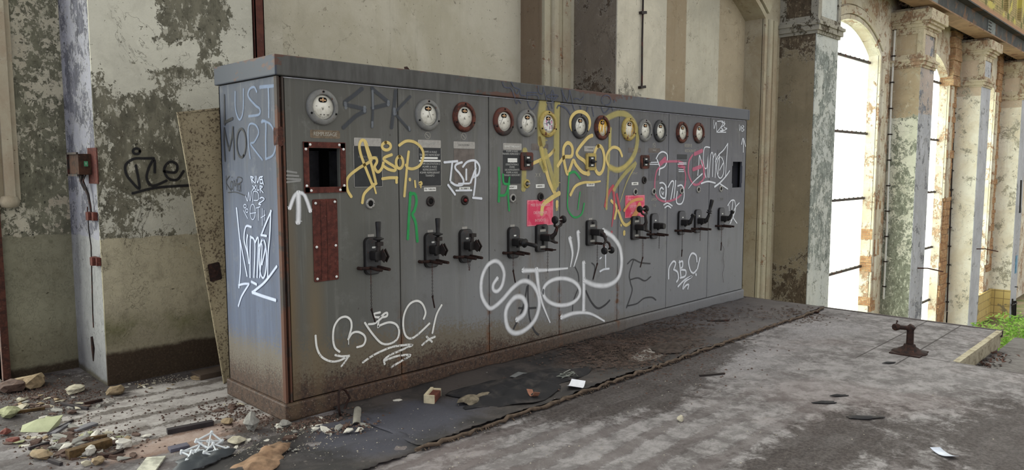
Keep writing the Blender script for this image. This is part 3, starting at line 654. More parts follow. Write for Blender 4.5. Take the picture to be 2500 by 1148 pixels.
# --- square cut-outs
def frame(cx, cz, w, h, t_, y0, y1, b): b.box(cx-w/2, cx+w/2, y0, y1, cz+h/2-t_, cz+h/2); b.box(cx-w/2, cx+w/2, y0, y1, cz-h/2, cz-h/2+t_); b.box(cx-w/2, cx-w/2+t_, y0, y1, cz-h/2, cz+h/2); b.box(cx+w/2-t_, cx+w/2, y0, y1, cz-h/2, cz+h/2); return b
cx, cz, w, h = pxr(741, 348, 842, 470)
fr = frame(0, 0, w, h, .036, -.010, 0, MB()).build('opening_frame', M['rustred'], cab, (cx, 0, cz), bevel=.002)
def rivet(xs, parent, r=.009):
    for x_, z_ in xs: MB().lathe([(r, 0), (r*.9, .004), (0, .006)], Matrix.Translation((x_, 0, z_)) @ TY, 12).build('rivet', M['white'], parent, (0, -.0095, 0))
rivet([(-w/2+.045, h/2-.016), (w/2-.045, h/2-.014), (-w/2+.014, h/2-.045), (w/2-.014, h/2-.042), (-w/2+.014, -h/2+.045), (w/2-.014, -h/2+.042), (-w/2+.045, -h/2+.014), (w/2-.045, -h/2+.014)], fr)
cx, cz, w, h = pxr(764, 486, 824, 686)
rp = MB().rbox(-w/2, w/2, -.006, 0, -h/2, h/2, .012).build('cover_plate', M['rustred'], cab, (cx, 0, cz))
rivet([(-w/2+.02, h/2-.025), (w/2-.02, h/2-.02), (-w/2+.02, -.04), (w/2-.02, -.04), (-w/2+.02, -h/2+.02), (w/2-.02, -h/2+.02)], rp)
for xx in (-.035, .01): MB().tube([(xx, -.0075, h/2-.01), (xx+.002, -.0085, 0), (xx-.003, -.0075, -h/2+.01)], .0018, 5).build('ridge', M['rust'], rp)
# notched edge of the far cut-out
cx, cz, w, h = hole7
b = MB()
for sx in (-1, 1):
    for sz in (-1, 1): b.box(cx+sx*w/2-.014, cx+sx*w/2+.014, -.001, .006, cz+sz*h/2-.05, cz+sz*h/2+.05)
b.build('opening_tab', M['front'], cab)
# --- lamp sockets
lamps = [(903, 497, 's'), (1050, 492, 'k'), (1134, 489, 'r'), (1251, 484, 's'), (1285, 449, 'b'), (1319, 481, 'k'), (1550, 469, 's'), (1572, 440, 'k'), (1595, 468, 's'), (1663, 466, 's'), (1704, 463, 's'), (1759, 461, 's')]
for px, py, kd in lamps:
    p = onY(px, py, 0)
    ring = {'s': 'steel', 'k': 'iron', 'r': 'iron', 'b': 'yelbez'}[kd]
    o = MB().lathe([(.021, .002), (.021, .012), (.034, .012), (.037, .008), (.037, 0)], TY, 28, True, False).build('lamp_socket', M[ring], cab, (p.x, 0, p.z))
    MB().lathe([(.022, .0), (.022, .0085), (0, .0085)], TY, 20).build('socket_hole', M['seam'], o)
    for a in (180, 0, 300): MB().lathe([(.003, 0), (.003, .0135), (0, .0135)], TY, 8).build('screw', M['seam'], o, (.029*math.cos(math.radians(a)), 0, .029*math.sin(math.radians(a))))
    if kd == 'b': MB().lathe([(.012, 0), (.012, .035), (.009, .04), (0, .04)], TY, 16).build('bulb_stub', M['steel'], o)
    if kd == 'r': MB().lathe([(.014, 0), (.012, .02), (0, .024)], TY, 14).build('lens_stub', plain('red lens stub', (120, 26, 26), .3), o)
# --- small square rotary switches
for px0, py0, px1, py1, m_ in ((1270, 372, 1299, 416, 'drustbez'), (1429, 374, 1453, 416, 'yelbez'), (1563, 379, 1583, 412, 'rustbez')):
    cx, cz, w, h = pxr(px0, py0, px1, py1)
    o = MB().rbox(-w/2, w/2, -.014, 0, -h/2, h/2, .02).build('rotary_switch', M[m_], cab, (cx, 0, cz))
    MB().box(-w*.28, w*.28, -.022, -.013, -h*.3, h*.3).build('switch_inset', M['black'], o)
    MB().box(-w*.1, w*.12, -.024, -.021, h*.16, h*.24).box(-w*.1, w*.12, -.024, -.021, -h*.24, -h*.16).build('switch_mark', M['white'], o)
    MB().lathe([(.016, 0), (.016, .03), (.0, .034)], Matrix.Translation((0, -.02, 0)) @ TY, 14).box(-.006, .03, -.055, -.045, -.008, .008).build('knob', M['black'], o)
# --- engraved boards and label strips
def board(px0, py0, px1, py1, mat, lines=None, size=.016, tm='letter', name='nameplate', r=.006, th=.002, sx=.9, rim=False):
    cx, cz, w, h = pxr(px0, py0, px1, py1)
    o = MB().rbox(-w/2, w/2, -th, 0, -h/2, h/2, r).build(name, M[mat], cab, (cx, 0, cz))
    if rim: frame(0, 0, w+.006, h+.006, .003, -th-.001, 0, MB()).build('rim', M['strip'], o)
    if lines: text(lines, size, M[tm], 'lettering', o, (0, -th-.0006, 0), sx=sx)
    return o
board(864, 337, 930, 356, 'strip'); board(864, 357, 932, 456, 'board', 'PARTIE CHANTIER\nATELIERS\nDEPART\n\n\n\n', .021, 'letterdim', rim=True)
board(1020, 342, 1076, 360, 'strip', 'EXCITATION 2', .022, 'letter'); o = board(1021, 361, 1076, 454, 'board', 'POMPE A HUILE\nTRANSFO REFROIDIST\n\n\nPOMPE EXCITATION 2\nPOMPE A HUILE\nREFRIGERANTS\nPOMPE REFRIGERANT\nTRANSFO\n\n', .0215, 'letter', rim=True)
for a, c_ in (((1026, 384), (1068, 388)), ((1023, 391), (1075, 395))):
    cx, cz, w, h = pxr(*a, *c_); MB().box(-w/2, w/2, -.0035, -.0018, -.007, .007).build('white_bar', M['white'], cab, (cx, 0, cz))
board(1107, 346, 1159, 363, 'strip', 'EXCITATION 1', .02, 'letterdim'); board(1108, 364, 1158, 454, 'faded')
board(1228, 350, 1273, 366, 'strip', 'DEPART TABLEAU N°1', .021, 'white', sx=.88); board(1228, 368, 1271, 449, 'board', 'POMPE A HUILE\nTRANSFO REFROIDIST CIT\n\n\nBASSE\nD\'EXCITATION 2\nPOMPE\nDES REFRIGERANTS\nPOMPE A HUILE\nTRANSFO REFROIDIST\n\n\n', .0215, 'letter')
for yy in (389, 394):
    cx, cz, w, h = pxr(1239, yy-2, 1262, yy+2); MB().box(-w/2, w/2, -.0035, -.0018, -.008, .008).build('white_bar', M['white'], cab, (cx, 0, cz))
board(1297, 351, 1338, 367, 'faded'); board(1426, 357, 1455, 370, 'strip', 'COUPLAGE', .018, 'letterdim')
board(1534, 361, 1564, 373, 'faded', 'ARRIVEE', .018, 'letter'); board(1583, 362, 1611, 373, 'faded', 'RESEAU', .018, 'letter')
M['boardgrey'] = plain('grey faded board', (92, 92, 95), .6)
board(1584, 375, 1609, 441, 'boardgrey'); board(1653, 377, 1677, 389, 'board'); board(1652, 391, 1678, 441, 'boardgrey'); board(1690, 379, 1713, 442, 'boardgrey'); board(1751, 366, 1776, 380, 'boardgrey')
for a in ((1035, 458, 1064, 467, 'TR1 TABLEAU'), (1121, 457, 1147, 465, 'TR 10000 V'), (1240, 453, 1262, 462, 'DEPART 1'), (1308, 450, 1329, 459, 'ARRIVEE 2'), (1432, 447, 1451, 455, 'COUPLAGE'), (1542, 445, 1558, 452, 'ARRIVEE')):
    board(*a[:4], 'white', a[4], .019, 'mark', 'small_label', .002, sx=.9)
for a in ((1286, 488, 1350, 551), (1526, 477, 1573, 531)):
    cx, cz, w, h = pxr(*a)
    o = tag(MB().box(-.165, .165, -.003, 0, -.11, .11).build('warning_sign', M['sign'], cab, (cx, 0, cz), (0, .012, 0)), 'red enamel sign')
    frame(0, 0, .322, .212, .003, -.0036, -.003, MB()).build('sign_border', M['signtext'], o)
    text('MISE EN PARALLELE\n\nDES RESEAUX\n\nINTERDITE', .033, M['signtext'], 'lettering', o, (0, -.0037, 0), sx=.85)
# brownish stamped lettering
cx, cz, w, h = pxr(757, 318, 830, 338)
o = MB().rbox(-w/2, w/2, -.001, 0, -h/2, h/2, .01).build('stained_label', plain('scraped label ghost', (120, 106, 88), .8, var=.4, sc=30), cab, (cx, 0, cz)); text('REMPLISSAGE', .036, M['scratch'], 'lettering', o, (0, -.0015, 0), sx=.8)
# --- levers
def chain(b, p0, p1, pitch=.0125, r=.0016, lw=.0042):
    p0, p1 = Vector(p0), Vector(p1); n = max(2, int((p1-p0).length/pitch)); d = (p1-p0).normalized()
    for i in range(n):
        c_ = p0.lerp(p1, (i+.5)/n); a = d.orthogonal().normalized(); a = a if i % 2 else d.cross(a); hl = pitch*.68
        pts = [c_+d*hl*.6*sd+a*lw*sa for sd, sa in ((1, .55), (.6, 1), (-.6, 1), (-1, .55), (-1, -.55), (-.6, -1), (.6, -1), (1, -.55))]
        b.tube(pts, r, 5, closed=True)
def plate_hw(k): return {'h': (.0605, .125), 'k': (.068, .1125)}[k]
# kind: grip handle direction / knob pair / stub ; px of plate centre ; chain ends in px ; pin end
SW = [(907, 624, 'up', (907, 757), (916, 787)), (1051.5, 610, 'up', (1056, 725), (1061, 752)), (1135, 600, 'stub', 'loop', None), (1251.5, 592, 'out', (1253, 662), (1258, 690)), (1320, 581, 'kup', (1337, 666), None),
      (1441.5, 568, 'kdn', (1458, 645), (1448, 682)), (1549.5, 556, 'kup2', (1569, 630), (1563, 653)), (1595, 552, 'cap', (1609, 607), None), (1661.5, 544, 'bent', (1665, 612), (1664, 627)), (1701.5, 540, 'lean', (1709, 588), None), (1758.5, 534, 'bent', (1761, 594), (1760, 612))]
for px, py, kd, ce, pe in SW:
    p = onY(px, py, 0); knob = kd[0] == 'k'; hw, hh = plate_hw('k' if knob else 'h')
    b = MB(); b.rbox(-hw, hw, -.026, 0, -hh, hh, .022 if knob else .035, seg=5)
    pl = b.build('lever_switch', M['darkbez'] if knob else M['boardgrey'] if kd in ('bent', 'lean', 'cap') else M['darkbez'], cab, (p.x, 0, p.z), bevel=.003)
    rn = MB(); rn.rbox(-hw-.006, hw+.002, -.02, -.001, -hh-.006, hh+.004, .036 if not knob else .024, seg=5); rn.build('gasket', M['black'], pl)
    if knob:
        MB().box(-hw*.55, hw*.5, -.0275, -.025, .055, .075).box(-hw*.5, hw*.45, -.0275, -.025, -.085, -.068).build('plate_label', M['strip'], pl)
        MB().box(-.012, .012, -.03, -.024, -.06, .0).build('slot', M['seam'], pl)
        MB().lathe([(.014, 0), (.014, .012), (0, .016)], Matrix.Translation((0, -.024, .096)) @ TY, 14).build('screw', M['black'], pl)
        MB().rbox(-.035, .035, -.13, -.025, -.022, .036, .012).build('hub', M['black'], pl, bevel=.004)
        s_ = 1
        if kd == 'kup': A = [(0, -.11, .005), (.01, -.155, .045), (.015, -.175, .10)]; K = (.02, -.19, .165)
        elif kd == 'kup2': A = [(0, -.11, .0), (-.0, -.135, .06), (-.01, -.13, .13)]; K = (-.01, -.10, .19)
        else: A = [(0, -.11, .015), (.01, -.15, -.01), (.02, -.165, -.07)]; K = (.03, -.18, -.155)
        b = MB(); b.tube(A, [.024, .017, .013], 10)
        top = Vector(A[-1]); kv = Vector(K); up_ = (kv-top)
        for sx in (-1, 1):
            b.tube([top, top+up_*.25+Vector((sx*.04, 0, 0)), kv+Vector((sx*.048, 0, 0))-up_*.15], [.012, .011, .010], 8)
        b.tube([(0, -.10, -.005), (.02, -.15, -.03), (.035, -.165, -.032)], [.018, .012, .008], 8)
        b.build('lever_arm', M['iron'], pl)
        b = MB(); b.tube([kv+Vector((-.055, 0, 0)), kv+Vector((.055, 0, 0))], .006, 8); b.build('knob_pin', M['steel'], pl)
        for sx in (-1, 1):
            Mk = Matrix.Translation(kv+Vector((sx*.052, 0, 0))) @ Matrix.Rotation(PI/2, 4, 'Y')
            MB().lathe([(0, -.014), (.02, -.015), (.031, -.010), (.034, 0), (.031, .010), (.02, .015), (0, .014)], Mk, 22).build('knob', M['black'], pl)
        # padlock stub on a short rod
        MB().tube([(-.02, -.03, -.095), (.0, -.07, -.093)], .005, 8).tube([(0, -.06, -.094), (.0, -.135, -.094)], [.012, .012], 10).tube([(0, -.13, -.094), (.004, -.17, -.090)], .006, 8).build('locking_rod', M['rustdark'], pl)
    else:
        MB().rbox(-.012, .014, -.0285, -.025, .052, .064, .004).build('plate_label', M['white'], pl)
        MB().rbox(-.036, .036, -.10, -.025, -.026, .036, .012).box(-.01, .01, -.07, -.05, -.04, -.02).build('hub', M['black'], pl, bevel=.004)
        # rusty fork at the bottom
        b = MB(); b.tube([(-.11, .0, -.078), (-.11, -.03, -.078), (-.05, -.04, -.080)], [.012, .012, .011], 8)
        for ox in (-.03, .035):
            b.tube([(ox, -.02, -.080), (ox, -.10, -.084), (ox+.004, -.155, -.086)], [.0115, .012, .0105], 10)
        b.build('locking_fork', M['rustdark'], pl)
        if kd in ('up', 'stub'):
            b = MB()
            for ox in (.012, .034):
                b.add([(ox, -.09, .035), (ox, -.115, .055), (ox, -.155, .005), (ox, -.125, -.04), (ox, -.09, -.02), (ox+.006, -.09, .035), (ox+.006, -.115, .055), (ox+.006, -.155, .005), (ox+.006, -.125, -.04), (ox+.006, -.09, -.02)],
                      [(0, 1, 2, 3, 4), (9, 8, 7, 6, 5), (0, 5, 6, 1), (1, 6, 7, 2), (2, 7, 8, 3), (3, 8, 9, 4), (4, 9, 5, 0)])
            b.build('lever_fork', M['iron'], pl)
            b = MB(); b.tube([(0.0, -.08, .02), (0, -.085, .07), (0, -.085, .10)], [.016, .013, .011], 10); b.rbox(-.018, .03, -.10, -.07, .072, .1, .004); b.build('lever_arm', M['iron'], pl)
            if kd == 'up':
                b = MB(); b.lathe([(.008, .09), (.012, .108), (.036, .118), (.038, .124), (.02, .130), (.0145, .135), (.016, .18), (.0195, .232), (.017, .238), (0, .239)], Matrix.Translation((0.0, -.085, 0)), 20); b.build('grip', M['black'], pl)
        elif kd == 'out':
            b = MB(); b.tube([(0, -.09, .006), (0, -.125, .006)], [.022, .012], 12); b.build('lever_arm', M['iron'], pl)
            b = MB(); b.lathe([(.009, 0), (.012, .012), (.036, .020), (.038, .026), (.018, .034), (.015, .05), (.016, .11), (.018, .145), (.014, .152), (0, .153)], Matrix.Translation((0, -.115, .006)) @ Matrix.Rotation(math.radians(96), 4, 'X'), 20); b.build('grip', M['black'], pl)
        elif kd == 'cap':
            MB().rbox(-.028, .028, -.135, -.09, -.024, .034, .022).build('lever_arm', M['black'], pl, bevel=.006)
        elif kd in ('bent', 'lean'):
            b = MB(); b.tube([(0, -.09, .004), (0, -.115, .010), (0, -.13, .04), (0, -.145, .075)], [.026, .024, .017, .015], 10); b.build('lever_arm', M['black'], pl)
            if kd == 'bent': MB().box(-.016, .016, -.018, .018, -.016, .016).build('broken_clamp', M['black'], pl, (0, -.150, .085), (.6, 0, 0), bevel=.003)
            else:
                Mx = Matrix.Translation((0, -.142, .075)) @ Matrix.Rotation(math.radians(13), 4, 'X')
                b = MB(); b.lathe([(.010, 0), (.012, .015), (.030, .022), (.032, .028), (.014, .036), (.030, .05), (.016, .056), (.018, .1), (.022, .165), (.019, .172), (0, .173)], Mx, 18); b.build('grip', M['black'], pl)
    # hanging chain and pin
    yk = -.10 if knob else -.05
    b = MB()
    if ce == 'loop':
        chain(b, (.01, yk, -.09), (.0, yk, -.19)); chain(b, (.0, yk, -.19), (-.02, yk, -.09))
    else:
        e = onY(ce[0], ce[1], yk); e = Vector((0.0 if True else 0, yk, e.z-p.z)); ex = onY(ce[0], ce[1], yk).x-p.x
        chain(b, (ex, yk, -.092), (ex, yk, e.z))
    b.build('chain', M['iron'], pl)
    if pe:
        q = onY(pe[0], pe[1], yk); s0 = onY(ce[0], ce[1], yk)
        a0 = Vector((s0.x-p.x, yk, s0.z-p.z)); a1 = Vector((q.x-p.x, yk, q.z-p.z))
        MB().tube([a0+Vector((.004, 0, .012)), a0, a0+(a1-a0)*.12, a1], [.005, .008, .0055, .0055], 8).build('pin', M['rustdark'], pl)
    # small paper label just above the plate
    if kd in ('up', 'stub', 'out') or knob:
        MB().box(-.028, .024, -.0015, 0, hh+.004, hh+.022).build('paper_tag', M['strip'], pl)
# thin wire left of the last pin
w0 = [onY(*q, -.01) for q in ((1762, 595), (1768, 608), (1765, 630), (1768, 650), (1764, 668), (1766, 690))]
MB().tube(w0, .0015, 5).build('thin_wire', M['iron'], cab)
# ---------------------------------------------------------------- graffiti
def smooth_pts(p, per=6):
    if len(p) < 3: return [(p[0][0]+(p[-1][0]-p[0][0])*k/8, p[0][1]+(p[-1][1]-p[0][1])*k/8) for k in range(9)]
    q = [p[0]]+list(p)+[p[-1]]; out = []
    for i in range(1, len(q)-2):
        a, b_, c_, d = q[i-1], q[i], q[i+1], q[i+2]
        for k in range(per):
            u = k/per
            out.append(tuple(.5*((2*b_[j])+(-a[j]+c_[j])*u+(2*a[j]-5*b_[j]+4*c_[j]-d[j])*u*u+(-a[j]+3*b_[j]-3*c_[j]+d[j])*u**3) for j in (0, 1)))
    out.append(tuple(p[-1])); return out
def ell(cx, cy, rx, ry, a0=0, a1=360, n=20): return [(cx+rx*math.cos(math.radians(a0+(a1-a0)*k/n)), cy+ry*math.sin(math.radians(a0+(a1-a0)*k/n))) for k in range(n+1)]
WK = {'white spray': 1.75, 'pink paint': 1.5, 'red drip paint': 1.4, 'pale yellow spray': 1.35, 'pale blue spray': 1.7, 'white marker': 1.2, 'sheer blue spray': 1.5, 'dull grey spray': 1.15}
def graf(name, label, mat, strokes, org=(0, 0), sc=1.0, w=8, plane='f', off=.0035, parent=None, smooth=True):
    """each stroke: list of points in the crop; optional leading number = width (crop px), (w0,w1) = taper"""
    b = MB()
    for si, s_ in enumerate(strokes):
        ws = w
        if not isinstance(s_[0], tuple) or max(s_[0]) <= 50: ws = s_[0]; s_ = s_[1:]   # leading width or taper
        w0_, w1_ = ws if isinstance(ws, tuple) else (ws, ws)
        pts = smooth_pts(s_) if smooth else smooth_pts(s_[:2])+[q for i in range(1, len(s_)-1) for q in smooth_pts(s_[i:i+2])[1:]]
        P = []; W = []
        d = off+si*.00012
        for i, (x_, y_) in enumerate(pts):
            X, Y_ = org[0]+x_/sc, org[1]+y_/sc
            q = onY(X, Y_, -d) if plane == 'f' else onX(X, Y_, -d) if plane == 's' else onY(X, Y_, plane-d)
            P.append(q); u = i/(len(pts)-1)
            W.append(WK.get(mat.name, 1.25)*(w0_+(w1_-w0_)*u)/sc*((q-CAM).dot(Fw))/F_PX/2)
        if plane == 's': ax = [(q.y, q.z) for q in P]
        else: ax = [(q.x, q.z) for q in P]
        # extend the ends: round caps
        n = len(ax); vs = []; uv = []; fs = []
        T = []
        for i in range(n):
            a, c_ = ax[max(i-1, 0)], ax[min(i+1, n-1)]; tx, tz = c_[0]-a[0], c_[1]-a[1]; l = math.hypot(tx, tz) or 1; T.append((tx/l, tz/l))
        rows = []
        for k in (1, .8, .5, .2): rows.append((ax[0][0]-T[0][0]*W[0]*k, ax[0][1]-T[0][1]*W[0]*k, T[0], W[0]*math.sqrt(max(0, 1-k*k))+1e-5, k))
        for i in range(n): rows.append((ax[i][0], ax[i][1], T[i], W[i], 0))
        for k in (.2, .5, .8, 1): rows.append((ax[-1][0]+T[-1][0]*W[-1]*k, ax[-1][1]+T[-1][1]*W[-1]*k, T[-1], W[-1]*math.sqrt(max(0, 1-k*k))+1e-5, k))
        for (x_, z_, (tx, tz), hw_, k) in rows:
            u_ = .5*(1-math.sqrt(max(0, 1-k*k)))
            for sg, uvv in ((-1, u_ if k else 0.001), (0, .5+(k/2)*.98), (1, (1-u_) if k else 1)):
                xx, zz = x_-tz*hw_*sg, z_+tx*hw_*sg
                if k and sg: uvv = 0.001
                vs.append((-d, xx, zz) if plane == 's' else (xx, (0 if plane == 'f' else plane)-d, zz)); uv.append((0, uvv))
        for i in range(len(rows)-1):
            for c_ in (0, 1): fs.append((i*3+c_, i*3+c_+1, i*3+c_+4, i*3+c_+3))
        b.add(vs, fs, False, uv)
    return tag(b.build(name, mat, parent or cab), label)
S_white = spray('white marker', (236, 236, 230), .95, .3, worn=.42); S_soft = spray('white spray', (234, 236, 238), .95, .9)
S_whiteR = spray('white paint', (222, 226, 232), .93, .35); S_yel = spray('yellow paint', (222, 198, 124), .9, .28); S_yelp = spray('pale yellow spray', (204, 190, 112), .55, .6)
S_green = spray('green paint', (40, 160, 84), .8, .4); S_pink = spray('pink paint', (214, 112, 140), .62, .4); S_red = spray('red drip paint', (204, 84, 96), .7, .4)
S_dark = spray('dark marker', (62, 62, 64), .85, .5); S_grey = spray('dull grey spray', (64, 68, 74), .72, .4); S_hl = spray('light grey haze', (134, 140, 146), .5, .6)
S_lb = spray('pale blue marker', (200, 210, 232), .9, .4); S_blue = spray('sheer blue spray', (140, 160, 190), .5, .6); S_blk = spray('black paint', (24, 24, 28), .9, .3); S_slate = spray('slate marker', (70, 76, 96), .75, .35)
S_scr = spray('scratches', (164, 164, 160), .6, .3)
GA = lambda *a, **k: graf('graffiti', *a, **k)
GA('grey graffiti letters SPK', S_grey, [[(560, 150), (430, 260), (200, 430)], [(200, 490), (420, 535), (620, 590)], [(620, 640), (430, 740), (170, 980)], [70, (790, 140), (800, 500), (785, 960)], [(790, 150), (1130, 430)], [(1130, 480), (800, 560)], [(1290, 210), (1250, 600), (1205, 970)], [70, (1600, 320), (1290, 640)], [70, (1290, 700), (1590, 1040)]], org=(820, 200), sc=8.83, w=95)
GA('haze on the grey letters', S_hl, [[(205, 470), (215, 545)], [(620, 560), (620, 620)], [60, (790, 200), (800, 560)], [60, (785, 880), (785, 960)], [(1130, 440), (1130, 480)], [(1260, 600), (1265, 680)], [50, (1575, 980), (1590, 1030)]], org=(820, 200), sc=8.83, w=80, off=.006)
GA('yellow graffiti signature on the near doors', S_yel, [
    [(475, 905), (446, 850), (450, 770), (520, 705), (610, 650), (622, 622), (600, 560), (580, 500), (552, 492), (536, 530), (545, 590), (580, 690), (628, 810)], [(575, 500), (600, 590), (630, 690), (655, 795)],
    [(558, 950), (570, 890), (610, 845), (658, 810)], [14, (640, 815), (658, 880)], [(615, 625), (655, 622), (665, 650), (648, 690), (672, 725), (700, 700), (712, 660)],
    ell(735, 535, 32, 28, -100, 260), [(772, 598), (728, 615), (716, 632), (745, 655), (798, 690), (796, 714), (750, 705), (712, 680)], ell(832, 655, 26, 44, -90, 270), [(708, 775), (760, 768), (812, 768)], [(810, 768), (810, 800)]], org=(700, 180), sc=3.02, w=21)
GA('yellow graffiti letter P and dots', S_yel, [[(135, 615), (122, 730), (98, 998)], [(55, 555), (110, 520), (180, 525), (240, 570), (265, 640), (238, 725), (180, 760), (130, 755), (112, 730)], [24, (145, 853), (146, 857)], [18, (190, 870), (195, 920)], [20, (232, 885), (245, 880), (248, 895), (235, 897)], [12, (244, 895), (242, 925)]], org=(960, 200), sc=3.587, w=24)
GA('white sprayed arrow pointing up', S_soft, [[26, (25, 985), (55, 905), (88, 880), (125, 890), (150, 940), (172, 1005)], [36, (85, 890), (88, 1000), (85, 1085)]], org=(700, 180), sc=3.02, w=40)
GA('faint white scribble bars', S_scr, [[(5, 720), (70, 730)], [(5, 750), (85, 755)], [(5, 775), (100, 780)], [(5, 800), (95, 790)]], org=(700, 180), sc=3.02, w=14)
GA('white letters on the second door', S_whiteR, [[(450, 705), (560, 695)], [(518, 700), (500, 860)], [(600, 705), (550, 725), (545, 760), (580, 800), (615, 860), (605, 900), (550, 905), (508, 880)], [(640, 770), (640, 855)], [(612, 742), (650, 700), (715, 690), (755, 740), (745, 810), (700, 835)], [(718, 710), (720, 860), (705, 990)], [(722, 760), (678, 880)], [(482, 905), (540, 985)], [20, (700, 1015), (772, 1022)], [16, (552, 952), (685, 950)], [16, (575, 892), (665, 890)]], org=(960, 200), sc=3.587, w=20)
GA('green sprayed letter R', S_green, [[(1002, 472), (999, 520), (996, 582)], [(1002, 474), (1013, 474), (1017, 492), (1012, 514), (1007, 524), (1015, 545), (1019, 588)]], w=8)
GA('green sprayed strokes', S_green, [[32, (150, 720), (155, 860), (150, 1030)], [26, (170, 980), (215, 970), (240, 900)], [24, (190, 780), (200, 860), (250, 870)], [24, (252, 810), (240, 960), (250, 1120)], [(835, 765), (885, 752), (935, 812)], [20, (830, 770), (815, 1000), (822, 1120), (880, 1190), (950, 1160), (975, 1060)], [16, (935, 950), (915, 1110)]], org=(1180, 230), sc=3.958, w=26)
GA('broad pale yellow spray', S_yelp, [[120, (575, 100), (560, 250), (565, 440)], [90, (715, 110), (710, 300), (705, 850)], [60, (560, 540), (600, 740), (560, 660)], [70, (400, 560), (390, 900)], [34, (1220, 330), (1215, 600), (1190, 1100)], [60, (600, 560), (640, 700), (690, 900)]], org=(1180, 230), sc=3.958, w=60)
GA('yellow graffiti signature on the middle doors', S_yel, [[40, (545, 430), (600, 700), (640, 850), (692, 960)], [32, (475, 670), (600, 615), (650, 580), (682, 542)], [44, (730, 960), (650, 1010), (580, 1070), (565, 1150)],
    [34, (722, 690), (780, 610), (850, 600), (862, 530), (840, 480), (805, 475), (775, 530), (780, 640), (812, 770), (845, 700), (870, 640), (900, 690), (960, 755), (1020, 770)], [34, (1050, 400), (1000, 430), (910, 545), (915, 600), (980, 650), (1015, 720), (1012, 772)], [34, *ell(1120, 635, 50, 135, -100, 260)],
    [28, (1340, 595), (1310, 530), (1250, 515), (1200, 570), (1192, 640), (1225, 705), (1300, 725), (1380, 690), (1440, 620)], [34, *ell(935, 275, 95, 105, 115, 395)], [(32, 16), (845, 970), (890, 890), (970, 855), (1060, 852), (1130, 842)], [36, (712, 1045), (712, 1080)], [10, (706, 1080), (704, 1125)], [10, (718, 1080), (718, 1120)]], org=(1180, 230), sc=3.958, w=34)
GA('wide pale yellow curve', S_yelp, [[70, (0, 135), (60, 100), (140, 75), (230, 95), (310, 190), (338, 330), (310, 500), (225, 630), (130, 685), (50, 660)], [52, (310, 620), (225, 700), (150, 790), (90, 890)], [(26, 10), (310, 650), (225, 810), (150, 1030)], [46, (45, 250), (40, 420)]], org=(1480, 260), sc=4.417, w=50, off=.005)
GA('yellow strokes beside the red sign', S_yel, [[26, (45, 110), (90, 165), (75, 260)], [28, (108, 200), (140, 290), (172, 322), (210, 300), (240, 250)], [30, (158, 385), (158, 398)], [18, (130, 322), (131, 326)]], org=(1480, 460), sc=3.589, w=24)
GA('yellow stroke over the red sign', spray('orange yellow paint', (222, 160, 96), .85, .3), [[26, (160, 192), (205, 130), (260, 100), (315, 95)], [50, (290, 150), (270, 200), (240, 250)]], org=(1480, 460), sc=3.589, w=26, off=.007)
GA('red dripping paint', S_red, [[36, (380, 420), (335, 490), (310, 600)], [(40, 14), (385, 430), (395, 600), (372, 800)], [24, (370, 860), (368, 872)], [30, (420, 500), (450, 640)]], org=(1400, 350), sc=3.96, w=30)
GA('pink sprayed rings', S_pink, [[70, (225, 330), (290, 265)], [34, (250, 310), (330, 300), (490, 298)], [36, (520, 300), (600, 340), (515, 372), (615, 395)], [30, (600, 400), (635, 540), (605, 760), (500, 900), (300, 960), (160, 890), (125, 700), (150, 480), (200, 400)],
    [34, (745, 200), (690, 300), (680, 480), (725, 620), (790, 685), (865, 665)], [30, (865, 650), (925, 590), (940, 420), (900, 290)], [56, (790, 175), (900, 125)], [56, (765, 430), (880, 385)], [34, (925, 390), (945, 560)]], org=(1580, 350), sc=6.752, w=30)
GA('white graffiti signature on the far doors', S_whiteR, [[(835, 525), (850, 350), (862, 200), (900, 330), (968, 560)], [(1030, 68), (945, 75), (925, 260), (945, 400), (985, 395), (1000, 200), (1000, 555)], [(1020, 560), (1045, 200), (1085, 190), (1075, 545)], [(1082, 260), (1130, 180), (1120, 560)], [(1125, 300), (1190, 190), (1168, 500)],
    ell(1205, 400, 60, 175, -80, 280), [(1195, 440), (1250, 330)], [(1185, 180), (1260, 110), (1328, 5)], [(1328, 5), (1310, 250), (1290, 545)], [(10, 26), (680, 745), (770, 630), (905, 505)], [26, (893, 662), (1000, 630), (1120, 655)], [(34, 20), (1115, 715), (1200, 650), (1300, 540), (1358, 455)], [22, (1205, 670), (1325, 752)]], org=(1580, 350), sc=6.752, w=20)
GA('white letter P and double bar', S_whiteR, [[(150, 250), (195, 170), (260, 140), (325, 180), (332, 270), (290, 380), (210, 420)], [(165, 272), (205, 390), (196, 520)], [14, (20, 318), (180, 312)], [14, (30, 346), (185, 347)], [12, (525, 322), (645, 322)], [12, (505, 344), (645, 344)], [12, (520, 436), (600, 436)], [12, (520, 465), (605, 465)]], org=(1580, 350), sc=6.752, w=24)
GA('white word with an arc below', S_whiteR, [[(210, 655), (265, 655), (315, 730), (305, 880), (265, 905), (215, 855), (210, 770), (240, 730), (265, 755)], [16, (240, 800), (250, 840), (272, 800), (262, 850)], [(348, 720), (400, 630), (435, 640), (415, 780), (390, 920)], [(468, 620), (455, 760), (440, 905)], [(505, 705), (565, 690), (605, 760), (605, 900), (570, 990), (510, 1000), (480, 950), (495, 800)], [24, (275, 1015), (335, 985), (410, 1030)], [24, (293, 1062), (340, 1032), (388, 1062)], [14, (300, 700), (300, 960)]], org=(1580, 350), sc=6.752, w=26)
